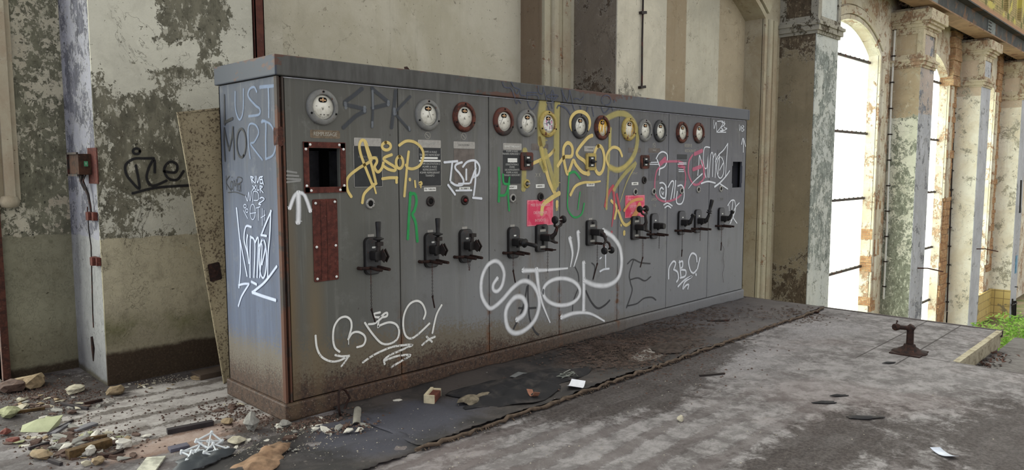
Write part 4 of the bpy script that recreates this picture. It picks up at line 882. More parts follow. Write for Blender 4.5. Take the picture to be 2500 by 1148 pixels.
GA('small white tag with arrow and initials', S_whiteR, [[(1160, 150), (1163, 240), (1185, 170), (1190, 265)], [(1200, 160), (1262, 165), (1228, 235), (1190, 278)], [(1245, 172), (1282, 185), (1240, 230), (1262, 250), (1225, 265)], [(1275, 160), (1272, 225), (1302, 240), (1235, 275)], [(1200, 278), (1290, 278)], [8, (1435, 200), (1440, 262), (1455, 210), (1460, 265)], [8, (1470, 205), (1485, 218), (1466, 235), (1487, 252), (1465, 270)], [14, (1460, 405), (1476, 345), (1502, 428)], [14, (1480, 370), (1478, 490)]], org=(1480, 260), sc=4.417, w=9)
GA('white monogram on the last door', S_whiteR, [[(1065, 150), (1095, 108), (1125, 112), (1130, 200), (1085, 310)], [(1110, 110), (1100, 200), (1092, 300)], [(1165, 128), (1128, 175), (1112, 250), (1145, 305)], [8, (1075, 150), (1078, 195)]], org=(1480, 460), sc=3.589, w=11)
GA('small white letters BBC on the far door', S_whiteR, [[(547, 790), (550, 700), (585, 642), (608, 655), (592, 712)], [(592, 712), (625, 735), (632, 790), (618, 818)], [(642, 640), (655, 782)], [(640, 650), (668, 640), (668, 685), (650, 712), (695, 720), (692, 768), (650, 785)], [(795, 640), (785, 585), (748, 572), (722, 640), (738, 720), (765, 742), (792, 715)], [(820, 612), (800, 700)], [20, (786, 754), (787, 758)], [(630, 860), (690, 800), (752, 772), (690, 820), (672, 880), (700, 850), (722, 845), (715, 878)]], org=(1480, 460), sc=3.589, w=17)
GA('dark marker letter E', S_dark, [[(190, 660), (235, 622), (300, 650), (385, 660)], [(240, 630), (205, 750), (215, 830), (228, 900), (180, 1045)], [(215, 800), (280, 785), (340, 810), (390, 775)], [(185, 1030), (270, 1010), (330, 965), (400, 955), (435, 978)]], org=(1480, 460), sc=3.589, w=13)
GA('large white graffiti word STOP', S_soft, [[(36, 50), (215, 540), (180, 600), (185, 650), (225, 660), (270, 600), (290, 480), (250, 385), (190, 360), (115, 415), (65, 540), (65, 700), (120, 810), (170, 830), (260, 760), (380, 625), (480, 560), (570, 590), (630, 690), (640, 820), (590, 960), (490, 1055), (390, 1080), (320, 1010), (310, 850), (390, 730), (470, 725), (510, 800), (490, 890), (430, 940)],
    [(46, 18), (490, 455), (700, 450), (920, 432)], [(50, 14), (615, 460), (640, 650), (675, 790), (748, 970)], [38, *ell(865, 668, 185, 135, -180, 180)], [44, (1085, 390), (1088, 620), (1085, 850)], [46, (1100, 560), (1200, 600), (1330, 600), (1430, 530), (1465, 390), (1450, 230), (1380, 120), (1290, 60)],
    [(44, 14), (950, 145), (975, 280), (955, 410)], [(44, 14), (1030, 85), (1035, 240), (990, 408)], [(44, 18), (875, 920), (1000, 880), (1150, 885), (1290, 958)]], org=(1160, 550), sc=4.1, w=46)
GA('white sprayed digit one', S_whiteR, [[40, (1300, 235), (1301, 245)], [(22, 14), (1305, 300), (1306, 430)], [20, (1252, 462), (1290, 442), (1338, 436)], [16, (1250, 335), (1262, 325)]], org=(1160, 550), sc=4.1, w=20)
GA('dark letters behind the white word', S_dark, [[(535, 510), (530, 700), (545, 920), (590, 1050), (632, 1095)], [(520, 620), (475, 840), (380, 1050)], [(440, 830), (520, 832), (605, 828)], [14, (990, 400), (1030, 480), (1040, 560)], [14, (1030, 640), (985, 760), (975, 855)], [(1110, 660), (1165, 770), (1230, 832), (1300, 800), (1345, 755)], [14, (1170, 380), (1200, 420), (1180, 545)]], org=(1160, 550), sc=4.1, w=22, off=.002)
GA('white graffiti letters BBC on the near doors', S_white, [[(130, 640), (150, 820), (220, 960), (360, 1035), (500, 1025), (650, 950)], [(440, 940), (540, 958), (655, 952)], [30, (640, 965), (590, 1040), (535, 1110)], [(500, 885), (430, 820), (402, 680), (420, 500), (500, 375), (600, 342), (675, 395), (690, 500), (660, 620), (640, 690)], [14, (644, 700), (644, 770)],
    [(640, 690), (700, 600), (790, 578), (880, 625), (908, 700), (870, 785), (780, 815)], [(900, 440), (1010, 600), (1150, 750), (1280, 765), (1400, 690), (1430, 560), (1380, 460), (1270, 430), (1130, 478), (1105, 505), (1115, 400), (1180, 310), (1240, 280), (1240, 330), (1170, 350), (1060, 345), (1040, 300), (1130, 275)], [(1180, 340), (1060, 440), (960, 458)],
    [(1815, 370), (1842, 270), (1790, 140), (1700, 95), (1590, 150), (1512, 300), (1495, 480), (1530, 630), (1610, 680), (1720, 620), (1900, 450)], [(2090, 165), (2010, 320), (1950, 590)], [(1860, 655), (1940, 730)], [(1985, 655), (1890, 700), (1790, 780)], [(870, 1050), (1050, 930), (1300, 820), (1500, 785), (1640, 780), (1500, 845), (1300, 935), (1200, 1010), (1205, 1075)], [(1210, 1025), (1400, 955), (1610, 940), (1450, 1040), (1310, 1125)]], org=(750, 720), sc=6.376, w=34)
GA('slate marker scrawl on the doors', S_slate, [[(450, 495), (482, 572), (510, 500), (560, 562)], [(690, 525), (720, 620), (780, 680), (840, 620), (880, 530)], [(1052, 545), (1085, 640), (1112, 700)], [(1140, 575), (1160, 660)], [34, (1250, 650), (1290, 605), (1420, 660), (1500, 770)], [(1540, 565), (1580, 690)], [30, (1695, 620), (1720, 740), (1765, 775), (1810, 730), (1835, 635)], [(1920, 640), (1950, 810)], [(2095, 640), (2155, 750), (2260, 650)], [(2310, 640), (2312, 700)]], org=(1200, 180), sc=7.81, w=24)
GA('slate marker scrawl on the lid', S_slate, [[(205, 160), (240, 245), (310, 270), (375, 280), (420, 400), (445, 450)], [(380, 160), (430, 250), (520, 290)], [(440, 300), (480, 385), (520, 330), (545, 300), (560, 400), (650, 420)], [(680, 360), (760, 358), (870, 362)], [(680, 380), (680, 470)], [(890, 235), (902, 350), (975, 385), (990, 260)], [(1000, 300), (1030, 400), (1052, 500)], [(700, 410), (800, 400), (880, 420), (900, 480)],
    ell(1165, 430, 105, 30, 0, 360), ell(1165, 430, 25, 110, 0, 360), ell(1165, 430, 80, 80, 20, 60), [(1340, 310), (1365, 420), (1375, 530)], [(1345, 320), (1400, 450), (1450, 530)], [(1460, 510), (1480, 420), (1485, 320)], [(1495, 320), (1520, 430), (1550, 545)], [(1580, 485), (1640, 470), (1700, 500), (1760, 440)], ell(2190, 505, 90, 95, -220, 100), [30, (2345, 505), (2345, 535)]], org=(1200, 180), sc=7.81, w=22, plane=-LO)
# side panel
GS = lambda *a, **k: graf('graffiti', *a, plane='s', org=(540, 190), sc=3.961, **k)
GS('pale blue letters UST', S_blue, [[20, (135, 140), (138, 300), (175, 405), (210, 330), (215, 115)], [(340, 130), (318, 90), (275, 110), (262, 180), (330, 265), (372, 300), (365, 355), (270, 372)], [34, (380, 90), (515, 78)], [(455, 100), (460, 240), (460, 375)]], w=24)
GS('faint blue letters RD', S_blue, [[(280, 775), (262, 620), (268, 460), (330, 455), (362, 530), (320, 620), (285, 640), (340, 720), (395, 790)], [28, (395, 425), (430, 432), (430, 600), (432, 775)], [24, (400, 415), (480, 455), (530, 600), (505, 740), (435, 785)]], w=20)
GS('black letters L and MO', S_blk, [[(20, 36), (28, 170), (30, 300), (32, 440)], [28, (35, 430), (105, 395)], [(35, 800), (25, 600), (28, 490)], [(28, 490), (52, 610), (75, 700)], [(75, 700), (100, 580), (112, 480)], [(110, 485), (118, 640), (122, 785)], ell(192, 632, 45, 138, 60, 420)], w=22)
GS('small black tag', S_blk, [[(45, 950), (50, 1080)], [(78, 950), (46, 1010), (92, 1092)], ell(98, 1040, 10, 40), [(115, 1090), (120, 990), (132, 1050), (145, 980), (150, 1090)], [(150, 1000), (160, 960), (198, 975), (190, 1010), (150, 1030)], ell(170, 1060, 10, 35), [(185, 1010), (185, 1100)], [(65, 1110), (130, 1105), (190, 1125), (240, 1145)], [(100, 960), (100, 964)]], w=8)
GS('small pale letters on the side', S_lb, [[11, (285, 955), (300, 1015)], [11, (285, 955), (312, 965), (298, 985), (322, 1015)], [11, (330, 955), (332, 1015)], [11, (342, 955), (352, 1015), (368, 965)], [11, (375, 960), (400, 955)], [11, (375, 985), (398, 985)], [11, (375, 960), (378, 1018), (402, 1018)], [11, (390, 960), (408, 1030)], [(305, 1045), (335, 1085)], [(335, 1040), (300, 1090)], [(345, 1045), (348, 1085), (365, 1085)], [(375, 1045), (378, 1110)], [(375, 1045), (400, 1055), (380, 1075), (405, 1110)]], w=9)
G2 = lambda *a, **k: graf('graffiti', *a, plane='s', org=(540, 400), sc=3.189, **k)
G2('pale spray signature on the side', spray('pale blue spray', (206, 216, 238), .88, .6), [[(120, 350), (135, 500), (148, 640), (150, 820), (138, 960)], [(138, 945), (180, 935), (215, 935)], [(215, 940), (160, 1030), (135, 1105)], [(232, 492), (192, 490), (178, 590), (205, 700), (215, 770)], [(148, 600), (175, 740), (200, 870)], [(205, 560), (200, 620), (215, 770)], [(230, 570), (225, 700), (225, 880)], [(230, 570), (262, 620), (255, 880)], [(265, 610), (290, 590), (280, 880)], [(292, 640), (318, 640), (300, 880)], ell(325, 740, 28, 150, -90, 270), [(318, 780), (345, 660)],
    [(388, 370), (345, 470), (312, 555)], [(312, 555), (350, 562)], [(386, 370), (378, 560), (365, 700), (362, 880)], [18, (238, 920), (272, 938)], [18, (245, 1000), (340, 920), (430, 802)], [22, (245, 1002), (320, 1030), (420, 1062)]], w=15)
G2('thin pale scribbles on the side', S_lb, [ell(245, 375, 20, 60), [(225, 388), (270, 380)], [(272, 345), (302, 335)], [(288, 340), (290, 440)], [(320, 350), (320, 480)], [(335, 365), (335, 440)], [(310, 420), (342, 400)], [9, (300, 300), (292, 315), (308, 318)], [9, (292, 312), (335, 278), (318, 262), (302, 270)], [(175, 365), (205, 425)], ell(185, 330, 10, 14), ell(200, 365, 10, 14), [(190, 250), (205, 290), (215, 220), (225, 290), (235, 215)], [(245, 300), (250, 220), (285, 225), (288, 280), (255, 285)]], w=6)
# wall tag on the near column
cn = bpy.data.objects['column']
b_ = graf('graffiti', 'black sprayed word on the near column', S_blk, [ell(683, 757, 17, 14), [(768, 792), (720, 793), (670, 795), (630, 825), (632, 870), (660, 910), (697, 945), (692, 890), (680, 830)], [(775, 862), (772, 800), (745, 840), (735, 895), (765, 930), (832, 905)], [(822, 858), (878, 862), (886, 825), (850, 810), (822, 845), (840, 890), (885, 900), (918, 858)], [(665, 968), (780, 940), (950, 928)]], org=(0, 0), sc=2.05, w=12, plane=YC, parent=cn)
b_.location = (-cols[0][0], -YC, 0)
# scratches: pencilled words and numbers on far doors
for px, py, s_, tx in ((1680, 356, .05, 'RESERVE'), (1685, 369, .045, 'RESTAURANT'), (1597, 487, .04, 'LAVOIR'), (1597, 502, .04, '11-3'), (1550, 424, .03, 'DEPART'), (1759, 487, .05, '2 . 2020'), (1313, 428, .05, 'X X')):
    p = onY(px, py, 0); text(tx, s_, M['scratch'] if px < 1750 else M['letterdim'], 'scratched_writing', cab, (p.x, -.0012, p.z), sx=.8, ext=.0002)
for px, py in ((1044, 331), (1132, 333), (1597, 355)):
    p = onY(px, py, 0); MB().lathe([(.026, 0), (.026, .001), (.023, .001), (.023, 0)], Matrix.Translation((0, 0, 0)) @ TY, 20, True, False).box(-.018, .018, -.001, 0, -.002, .002).build('scratched_mark', M['scratch'], cab, (p.x, 0, p.z), (0, .7, 0))
# ---------------------------------------------------------------- things around the cabinet
# leaning sheet behind the cabinet
t = NT('speckled tan sheet'); v = t.objc(); n = t.noise(60, 5, .75, v=v, stretch=(1, 1, 1)); n2 = t.noise(3, 6, v=v)
c = t.mix(t.step(n2, .4, .7), rgb(158, 146, 118), rgb(128, 116, 92)); c = t.mix(t.mul(t.step(t.add(n, t.mul(t.math('SUBTRACT', n2, .5), .4)), .53, .58), .8), c, rgb(58, 44, 32))
M['tan'] = t.bsdf(c, .7, 0, t.bump(n, .3, .003))
# bottom left corner on the floor, sheet turned in its own plane and leaning back on the cabinet
p0 = onZ(557, 905, 0); sh = thing('metal_sheet', 'rust speckled tan metal panel leaning crooked behind the cabinet', 'metal panel', (.075, 1.10, .0))
Rs = (math.radians(4.8), math.radians(-9.2), 0)
MB().box(0, .85, -.004, .0, 0, 2.02).box(0, .012, -.012, 0, 0, 2.02).box(0, .85, -.012, 0, 2.008, 2.02).build('sheet', M['tan'], sh, rot=Rs, bevel=.001)
lo = bpy.data.objects.new('lock_plate', None)
MB().rbox(.03, .115, -.016, -.004, .80, .93, .01).lathe([(.012, 0), (.012, .006), (0, .008)], Matrix.Translation((.07, -.016, .87)) @ TY, 12).build('lock_plate', M['rustdark'], sh, rot=Rs)
bpy.data.objects.remove(lo)
# rust red steel channel up the right side of the near column
MB_ = MB().box(.685, .765, YC-.02, YC-.012, -.0, 5.6).box(.685, .693, YC-.02, YC+.05, 0, 5.6).box(.757, .765, YC-.02, YC+.05, 0, 5.6)
tag(MB_.build('steel_channel', rustmat('red channel paint', (92, 56, 46), (76, 46, 40), (150, 132, 118), 9)), 'rust red steel channel standing against the near column behind the cabinet', 'steel channel')
# switch box on the left flank of the near column
X0 = cols[0][0]
sb = thing('switch_box', 'rusty switch box with a small green label on the near column flank', 'switch box', (X0, 1.80, 1.635)); sb.scale = (.72, .72, .72)
b = MB().box(-.012, 0, -.27, .02, -.19, .17); b.build('backplate', M['rustred'], sb, bevel=.002)
b = MB().box(-.13, -.012, -.10, .22, -.10, .11); b.build('box_body', rustmat('brown box rust', (70, 48, 36), (44, 34, 28), (100, 74, 50), 14), sb, bevel=.006)
MB().box(-.15, -.13, -.115, .235, -.115, -.095).box(-.15, -.13, -.115, .235, .105, .125).box(-.15, -.13, .215, .235, -.115, .125).build('cover_rim', M['iron'], sb)
MB().rbox(-.018, .018, -.0015, 0, -.026, .026, .004).build('green_label', plain('green label', (70, 140, 100), .5), sb, (-.062, -.1005, .01))
text('1', .03, M['white'], 'lettering', sb, (-.062, -.1025, .01))
b = MB(); b.tube([(-.07, .02, -.10), (-.07, .05, -.16), (-.055, .02, -.22), (-.04, -.03, -.30), (-.03, -.05, -.42), (-.025, -.055, -.55)], [.018, .022, .016, .014, .011, .008], 8)
b.tube([(-.09, .05, -.10), (-.08, .04, -.18), (-.06, .0, -.26)], .008, 6); b.tube([(-.05, -.02, -.10), (-.075, -.01, -.17), (-.05, -.03, -.24)], .007, 6)
b.build('cable', M['iron'], sb)
for k, (yy, zz, w_) in enumerate(((1.76, 1.26, .16), (1.72, .93, .13))):
    tag(MB().box(-.03, 0, -w_/2, w_/2, -.03, .03).box(-.05, -.03, -.03, .03, -.03, .03).build('pipe_bracket', M['rustred'], None, (X0, yy, zz), bevel=.003), ['rusty bracket just below the switch box on the column', 'lower rusty bracket on the near column flank'][k], 'bracket', 'rusty brackets on the near column flank')
cr = [onX(*q, X0-.004) for q in ((213, 505), (216, 560), (222, 600), (224, 680), (226, 760), (228, 800))]
tag(MB().tube(cr, .0035, 6).build('hanging_wire', M['iron']), 'thin dark wire hanging down the flank of the near column', 'wire')
q0 = [onX(*q, X0-.002) for q in ((225, 822), (229, 850), (228, 882))]
tag(MB().tube(q0, [.012, .018, .004], 6).build('iron_stub', M['rustdark'], None), 'narrow dark rusty iron stub low on the near column flank', 'iron stub')
# door frame and shutter edge at the far left
tag(MB().box(-1.07, -1.02, YW-.05, YW+.1, 0, 1.37).build('door_1', M['rust']), 'rusty red door post at the far left edge', 'door post', kind='structure')
# plaster lump & pale brush head at far left edge
random.seed(4)
def rock(r, seed, flat=.6, n=2, jag=.34):
    rnd = random.Random(seed); bm = bmesh.new(); bmesh.ops.create_icosphere(bm, subdivisions=n, radius=r)
    for v in bm.verts:
        d = v.co.normalized(); k = 1+jag*(math.sin(d.x*5+seed)+math.sin(d.y*4.3+seed*2)+math.cos(d.z*6+seed*.7))*.33+rnd.uniform(-.13, .13)
        v.co = Vector((d.x*k*r, d.y*k*r, d.z*k*r*flat))
    mn = min(v.co.z for v in bm.verts)
    for v in bm.verts: v.co.z -= mn*.85; v.co.z = max(v.co.z, 0)
    me = bpy.data.meshes.new('rock'); bm.to_mesh(me); bm.free()
    return me
def ob(name, me, mat, loc, rot=(0, 0, 0), sc=(1, 1, 1)):
    if not me.materials: me.materials.append(mat)
    elif me.users: pass
    o = bpy.data.objects.new(name, me); C.objects.link(o); o.location = loc; o.rotation_euler = rot; o.scale = sc
    return o
# rod with clips on the second column, white conduit on the fourth, dark conduit on the fifth
r0 = [onY(*q, YC-.03) for q in ((1569, -300), (1570, 0), (1568, 100), (1567, 212))]
e = thing('lightning_rod', 'thin dark rod with two clips down the pale column face', 'rod', (0, 0, 0))
MB().tube(r0, .014, 7).build('rod', M['iron'], e)
for q in ((1569, 31), (1567, 213)):
    p = onY(*q, YC-.02); MB().box(-.06, .06, -.03, .02, -.018, .018).build('clip', M['iron'], e, p, (0, -.15, 0))
def conduit(label, pts, X, r, mat, nclip, lean=.0):
    e = thing('conduit', label, 'conduit', group='conduits on the tall columns')
    P = [onX(*q, X-.05) for q in pts]; MB().tube(P, r, 8).build('pipe', mat, e)
    b = MB()
    z0, z1 = P[-1].z, P[0].z
    for k in range(nclip):
        z_ = z0+(z1-z0)*(k+.5)/nclip
        # position along polyline
        for a, c_ in zip(P[:-1], P[1:]):
            if c_.z <= z_ <= a.z: u = (z_-a.z)/(c_.z-a.z); q = a.lerp(c_, u); MB().box(-.03, .06, -.045, .045, -.016, .016).build('clip', M['iron'], e, q)
conduit('pale conduit with clips running up the column between the bright windows', ((2187, 40), (2182, 130), (2176, 230), (2170, 400), (2165, 560), (2157, 730)), 18.8, .028, M['white'], 11)
conduit('dark conduit with many clips beside the sunlit column', ((2340, 110), (2330, 280), (2323, 450), (2318, 600), (2312, 760)), 25.3, .02, M['iron'], 14)
# hooks and thin rods sticking out of far column faces
for q, n_ in (((2240, 655), 'thin bent rod stub low on the column between the bright windows'), ((2384, 608), 'thin bent rod stub on the sunlit column face')):
    X = onY(*q, YC); tag(MB().tube([(0, .01, 0), (0, -.25, .02), (.1, -.6, -.05)], .018, 6).build('rod_stub', M['rust'], None, X), n_, 'rod stub')
p = onY(2482, 645, YC); tag(MB().box(-.16, .16, -.012, 0, -.36, .36).box(-.12, .12, -.016, -.011, -.3, .3).build('blue_notice', plain('blue notice', (70, 150, 190), .4, var=.5, sc=6), None, (32.55, YC, p.z)), 'small blue notice on the farthest column face', 'notice')
fw = thing('wall_bracket', 'black wire frame standing out of the farthest column face', 'bracket', (32.4, YC, 0))
b = MB()
for q0_, q1_ in (((2493, 440), (2492, 470)), ((2492, 470), (2490, 520)), ((2472, 730), (2471, 775)), ((2476, 735), (2475, 778)), ((2480, 735), (2479, 770)), ((2470, 745), (2482, 740))):
    a, c_ = onY(*q0_, YC-.1), onY(*q1_, YC-.1); off_ = Vector((32.4, YC, 0)); b.tube([a-off_, c_-off_], .03, 6)
b.tube([(0.2, 0, -3.2), (.2, -.1, -3.2)], .02, 6); b.build('wire_frame', M['black'], fw)
# rubble heaps on the capitals (twigs)
for i, sd in ((3, 1), (4, 2), (5, 3)):
    rnd = random.Random(sd); b = MB(); xa = cols[i][0]
    for k in range(46):
        p = Vector((xa-.15+rnd.uniform(0, 1.1), rnd.uniform(1.95, 2.28), 5.72+rnd.uniform(0, .16))); d = Vector((rnd.uniform(-1, 1), rnd.uniform(-1, 1), rnd.uniform(-.2, .5)))*.22
        b.tube([p, p+d], rnd.uniform(.008, .02), 5)
    tag(b.build('bird_nest', plain('nest twigs', (96, 82, 78), .9, var=.6, sc=8)), ['twiggy nest on the capital between the bright windows', 'twiggy nest on the sunlit column capital', 'twiggy nest on the farthest capital'][sd-1], 'nest', 'nests on the capitals')
# handle post at the platform edge
bp = onZ(2228, 868, 0)
hp = thing('valve_stand', 'rusty iron post with a cranked arm on the platform floor, right', 'iron post', (4.66, -2.29, 0))
MB().lathe([(.14, 0), (.14, .010), (.10, .018), (.075, .04), (.05, .055), (.045, .075), (0, .075)], None, 14).box(-.15, .12, -.12, .12, 0, .010).build('base_flange', M['rustdark'], hp)
MB().tube([(0, 0, .05), (0, 0, .19), (.0, 0, .225)], [.030, .028, .032], 12).build('post', M['rustdark'], hp)
def toW(x_, y_): return onY(x_, y_, -2.28)-Vector((4.66, -2.29, 0))
a0 = Vector((0, 0, .215)); dirv = -Rt*1.0; dirv.z = 0; dirv.normalize()
a1 = a0+dirv*.125+Vector((0, 0, .012))
MB().tube([a0, a1], [.020, .018], 10).lathe([(.0, -.028), (.032, -.028), (.036, 0), (.032, .028), (0, .028)], Matrix.Translation(a0) @ Matrix.Rotation(.6, 4, 'X'), 6).build('crank_arm', M['rustdark'], hp)
MB().lathe([(0, -.024), (.028, -.022), (.033, 0), (.028, .022), (0, .024)], Matrix.Translation(a1+Vector((0, 0, 0))) @ Matrix.Rotation(PI/2, 4, 'Y') @ Matrix.Rotation(.5, 4, 'X'), 8, False).tube([a1+Vector((0, 0, .03)), a1+Vector((.015, 0, .055)), a1+Vector((.03, 0, .04))], .005, 6).build('crank_end', M['rustdark'], hp)
# ---------------------------------------------------------------- floor coverings
def zmat(x, y): return .006*math.sin(x*5+y*3)+.004*math.sin(y*17+x*2)+.003*math.sin(x*19)
t = NT('black rubber matting'); x, y, z = t.xyz(); n = t.noise(2.2, 8, .65, .5); n2 = t.noise(24, 7, .7, off=4)
c = t.mix(t.step(n, .4, .62), rgb(44, 42, 42), rgb(70, 64, 61)); c = t.mix(t.mul(t.step(x, 3.0, 4.5), .5), c, rgb(96, 90, 90))
c = t.mix(t.step(t.add(t.blob((.4, -.6, 0), (1.0, .5, 9), .8), t.mul(t.math('SUBTRACT', n, .5), 1.2)), .15, .5), c, rgb(62, 62, 70))
br = t.add(t.blob((3.1, -.5, 0), (1.5, .6, 9), 1.3), t.mul(t.math('SUBTRACT', n2, .5), 1.4), t.mul(t.math('SUBTRACT', n, .5), 1.2))
c = t.mix(t.step(br, .25, .6), c, t.mix(t.step(n2, .4, .6), rgb(74, 62, 56), rgb(44, 38, 35)))
c = t.mix(t.mul(t.step(n2, .6, .7), .5), c, rgb(120, 112, 106)); c = t.mix(t.mul(t.step(t.noise(55, 4, .7), .67, .72), .7), c, rgb(150, 142, 136))
c = t.mix(t.step(t.add(t.blob((3.0, -.75, 0), (.5, .16, 9), 1.2), t.mul(n2, .4)), .6, .75), c, rgb(128, 122, 116))
M['mat'] = t.bsdf(c, t.math('ADD', .62, t.mul(n2, .3)), 0, t.bump(t.add(n, n2), .4, .01), spec=.3)
def sheet(name, mat, x0, x1, f0, f1, nx, ny, zf, th=.004):
    b = MB(); vs = []
    for i in range(nx+1):
        x_ = x0+(x1-x0)*i/nx; ya, yb = f0(x_), f1(x_)
        for j in range(ny+1):
            y_ = ya+(yb-ya)*j/ny; vs.append((x_, y_, zf(x_, y_, j/ny)))
    N = len(vs); vs2 = [(p[0], p[1], p[2]-th) for p in vs]; m = ny+1
    fs = [(i*m+j, (i+1)*m+j, (i+1)*m+j+1, i*m+j+1) for i in range(nx) for j in range(ny)]
    fs += [(N+i*m+j, N+i*m+j+1, N+(i+1)*m+j+1, N+(i+1)*m+j) for i in range(nx) for j in range(ny)]
    for i in range(nx): fs += [(i*m, N+i*m, N+(i+1)*m, (i+1)*m), (i*m+ny, (i+1)*m+ny, N+(i+1)*m+ny, N+i*m+ny)]
    for j in range(ny): fs += [(j, j+1, N+j+1, N+j), (nx*m+j, N+nx*m+j, N+nx*m+j+1, nx*m+j+1)]
    b.add(vs+vs2, fs, True); return b.build(name, mat)
rn = random.Random(12); jit = [rn.uniform(-1, 1) for _ in range(900)]
def fr_(x_, a=.012): i = int((x_+3)*70) % 899; return jit[i]*a
tag(sheet('rubber_mat', M['mat'], .32, 6.15, lambda x_: -.985+fr_(x_), lambda x_: -.03, 230, 26, lambda x_, y_, u: .022+zmat(x_, y_)+(.016*math.exp(-(u/.05)**2) if x_ < 2.4 else .004*math.exp(-(u/.05)**2))), 'long dark rubber mat along the foot of the cabinet', 'rubber mat')
tag(sheet('rubber_mat', M['mat'], -.95, .36, lambda x_: -.99+fr_(x_, .02)-.12*max(0, .1-x_), lambda x_: -.12-max(0, -x_)*.38+fr_(x_, .02), 60, 16, lambda x_, y_, u: .014+zmat(x_, y_)*1.2+.018*max(0, math.sin(y_*16+x_*3))**3), 'creased blue black mat piece at the near bottom edge', 'rubber mat')
# rough frayed lip along the front edge of the mat
rn = random.Random(5); b = MB()
pts = [(.25+k*.05, -1.0+rn.uniform(-.012, .012), .018+rn.uniform(-.006, .01)) for k in range(118)]
b.tube(pts, [rn.uniform(.008, .016) for _ in pts], 6)
for k in range(240):
    x_ = .25+rn.random()*5.8; b.tube([(x_, -1.0, .015), (x_+rn.uniform(-.03, .03), -1.0-rn.uniform(.0, .035), rn.uniform(.002, .02))], rn.uniform(.002, .005), 4)
tag(b.build('frayed_edging', plain('frayed edging', (92, 78, 66), .95, var=.5, sc=30)), 'frayed brown strip of debris along the front edge of the long mat', 'edging')
# crumpled black sheeting
def crump(x_, y_, seed=0):
    return sum(abs(math.sin(x_*a+y_*b_+c_+seed))*d for a, b_, c_, d in ((13, 7, 1, .022), (-9, 19, 2, .018), (27, -11, .5, .010), (31, 37, 4, .006)))
t = NT('black plastic sheeting'); n = t.noise(9, 6, .6); M['tarp'] = t.bsdf(t.mix(t.step(n, .45, .7), rgb(34, 33, 35), rgb(62, 58, 56)), .8, 0, t.bump(n, .3, .01), spec=.2)
def crumple(name, label, cat, cx, cy, rx, ry, mat, seed, amp=1.0, rot=0, lift=.02, nn=44):
    b = MB(); vs = []; idx = {}
    rr = random.Random(seed); ph_ = [rr.uniform(0, 6.28) for _ in range(4)]
    R_ = [1]*0; rings = 16
    vs.append((0, 0, lift+crump(0, 0, seed)*amp))
    for i in range(1, rings+1):
        for k in range(nn):
            a = 2*PI*k/nn; e_ = 1+.16*math.sin(3*a+ph_[0])+.12*math.sin(5*a+ph_[1])+.06*math.sin(11*a+ph_[2])
            u = i/rings*e_; x_, y_ = rx*u*math.cos(a), ry*u*math.sin(a)
            vs.append((x_, y_, lift+crump(x_, y_, seed)*amp*(1-.8*(i/rings)**3)))
    fs = [(0, 1+k, 1+(k+1) % nn) for k in range(nn)]
    for i in range(rings-1):
        for k in range(nn): a = 1+i*nn; fs.append((a+k, a+nn+k, a+nn+(k+1) % nn, a+(k+1) % nn))
    b.add(vs, fs, True); o = b.build(name, mat, None, (cx, cy, 0), (0, 0, rot))
    m_ = o.modifiers.new('thickness', 'SOLIDIFY'); m_.thickness = .003; m_.offset = 1
    return tag(o, label, cat)
crumple('plastic_sheet', 'crumpled black plastic sheet on the mat before the second door', 'plastic sheet', 1.52, -.62, .62, .26, M['tarp'], 3, 1.0)
crumple('cloth_scrap', 'dirty grey brown rag at the left end of the black plastic sheet', 'rag', 1.07, -.60, .14, .07, plain('dirty rag', (118, 108, 92), .9, var=.6, sc=22), 8, .9, lift=.03)
crumple('cloth_scrap', 'dark crumpled rag among dry leaves on the mat before the fifth door', 'rag', 3.25, -.78, .26, .12, plain('dark rag', (66, 56, 50), .9, var=.6, sc=22), 13, 1.1)
crumple('torn_sheet', 'torn tan and brown sheet lying at the near bottom edge', 'torn sheet', -.42, -.52, .24, .10, plain('torn tan sheet', (140, 112, 88), .85, var=.55, sc=14), 21, .9, .6)
crumple('plastic_sheet', 'dark folded plastic sheet at the bottom edge left of the tan one', 'plastic sheet', -.66, -.28, .17, .10, plain('dark blue sheeting', (58, 62, 66), .5, var=.4, sc=10), 33, .8, .3)
# papers and flat pieces
def flat(name, label, cat, px, py, w, d, rz, mat, th=.002, curl=.01, z=.0, grp=None):
    p = onZ(px, py, z); b = MB(); n_ = 6; vs = []
    for i in range(n_+1):
        for j in (0, 1):
            u = i/n_-.5; vs.append((u*w+(.02*w if j else 0), (j-.5)*d*(1-.1*abs(u)), z+.004+curl*(u*2)**2+ .3*curl*j))
    fs = [(2*i, 2*i+2, 2*i+3, 2*i+1) for i in range(n_)]
    b.add(vs, fs, False); o = b.build(name, mat, None, (p.x, p.y, 0), (0, 0, rz)); m_ = o.modifiers.new('thickness', 'SOLIDIFY'); m_.thickness = th; m_.offset = 1
    return tag(o, label, cat, grp)
pp = flat('paper_sheet', 'white crumpled paper sheet at the front edge of the mat', 'paper', 1407, 945, .17, .11, .5, M['paper'], .001, .02, .03)
flat('plastic_wrapper', 'clear pale plastic wrapper on the floor near the bottom right', 'wrapper', 2305, 1112, .13, .07, 1.0, plain('pale wrapper', (176, 182, 196), .3), .001, .015)
flat('glass_shard', 'grey glass shard lying on the mat behind the black sheet', 'glass shard', 1267, 918, .14, .09, .3, plain('grey shard', (110, 112, 112), .25), .004, .0, .03)
flat('cardboard_scrap', 'orange brown scrap sticking up at the right of the black sheet', 'scrap', 1302, 972, .09, .05, 1.4, plain('orange scrap', (150, 104, 84), .8), .003, .04, .03)
flat('wood_strip', 'thin dark wooden strip on the mat near the far end', 'wood strip', 1753, 785, .24, .03, -.6, M['iron'], .012, 0, .025)
flat('wood_strip', 'thin dark wooden strip alone on the bare floor, centre right', 'wood strip', 1738, 917, .22, .02, -.55, M['iron'], .010, 0, 0)
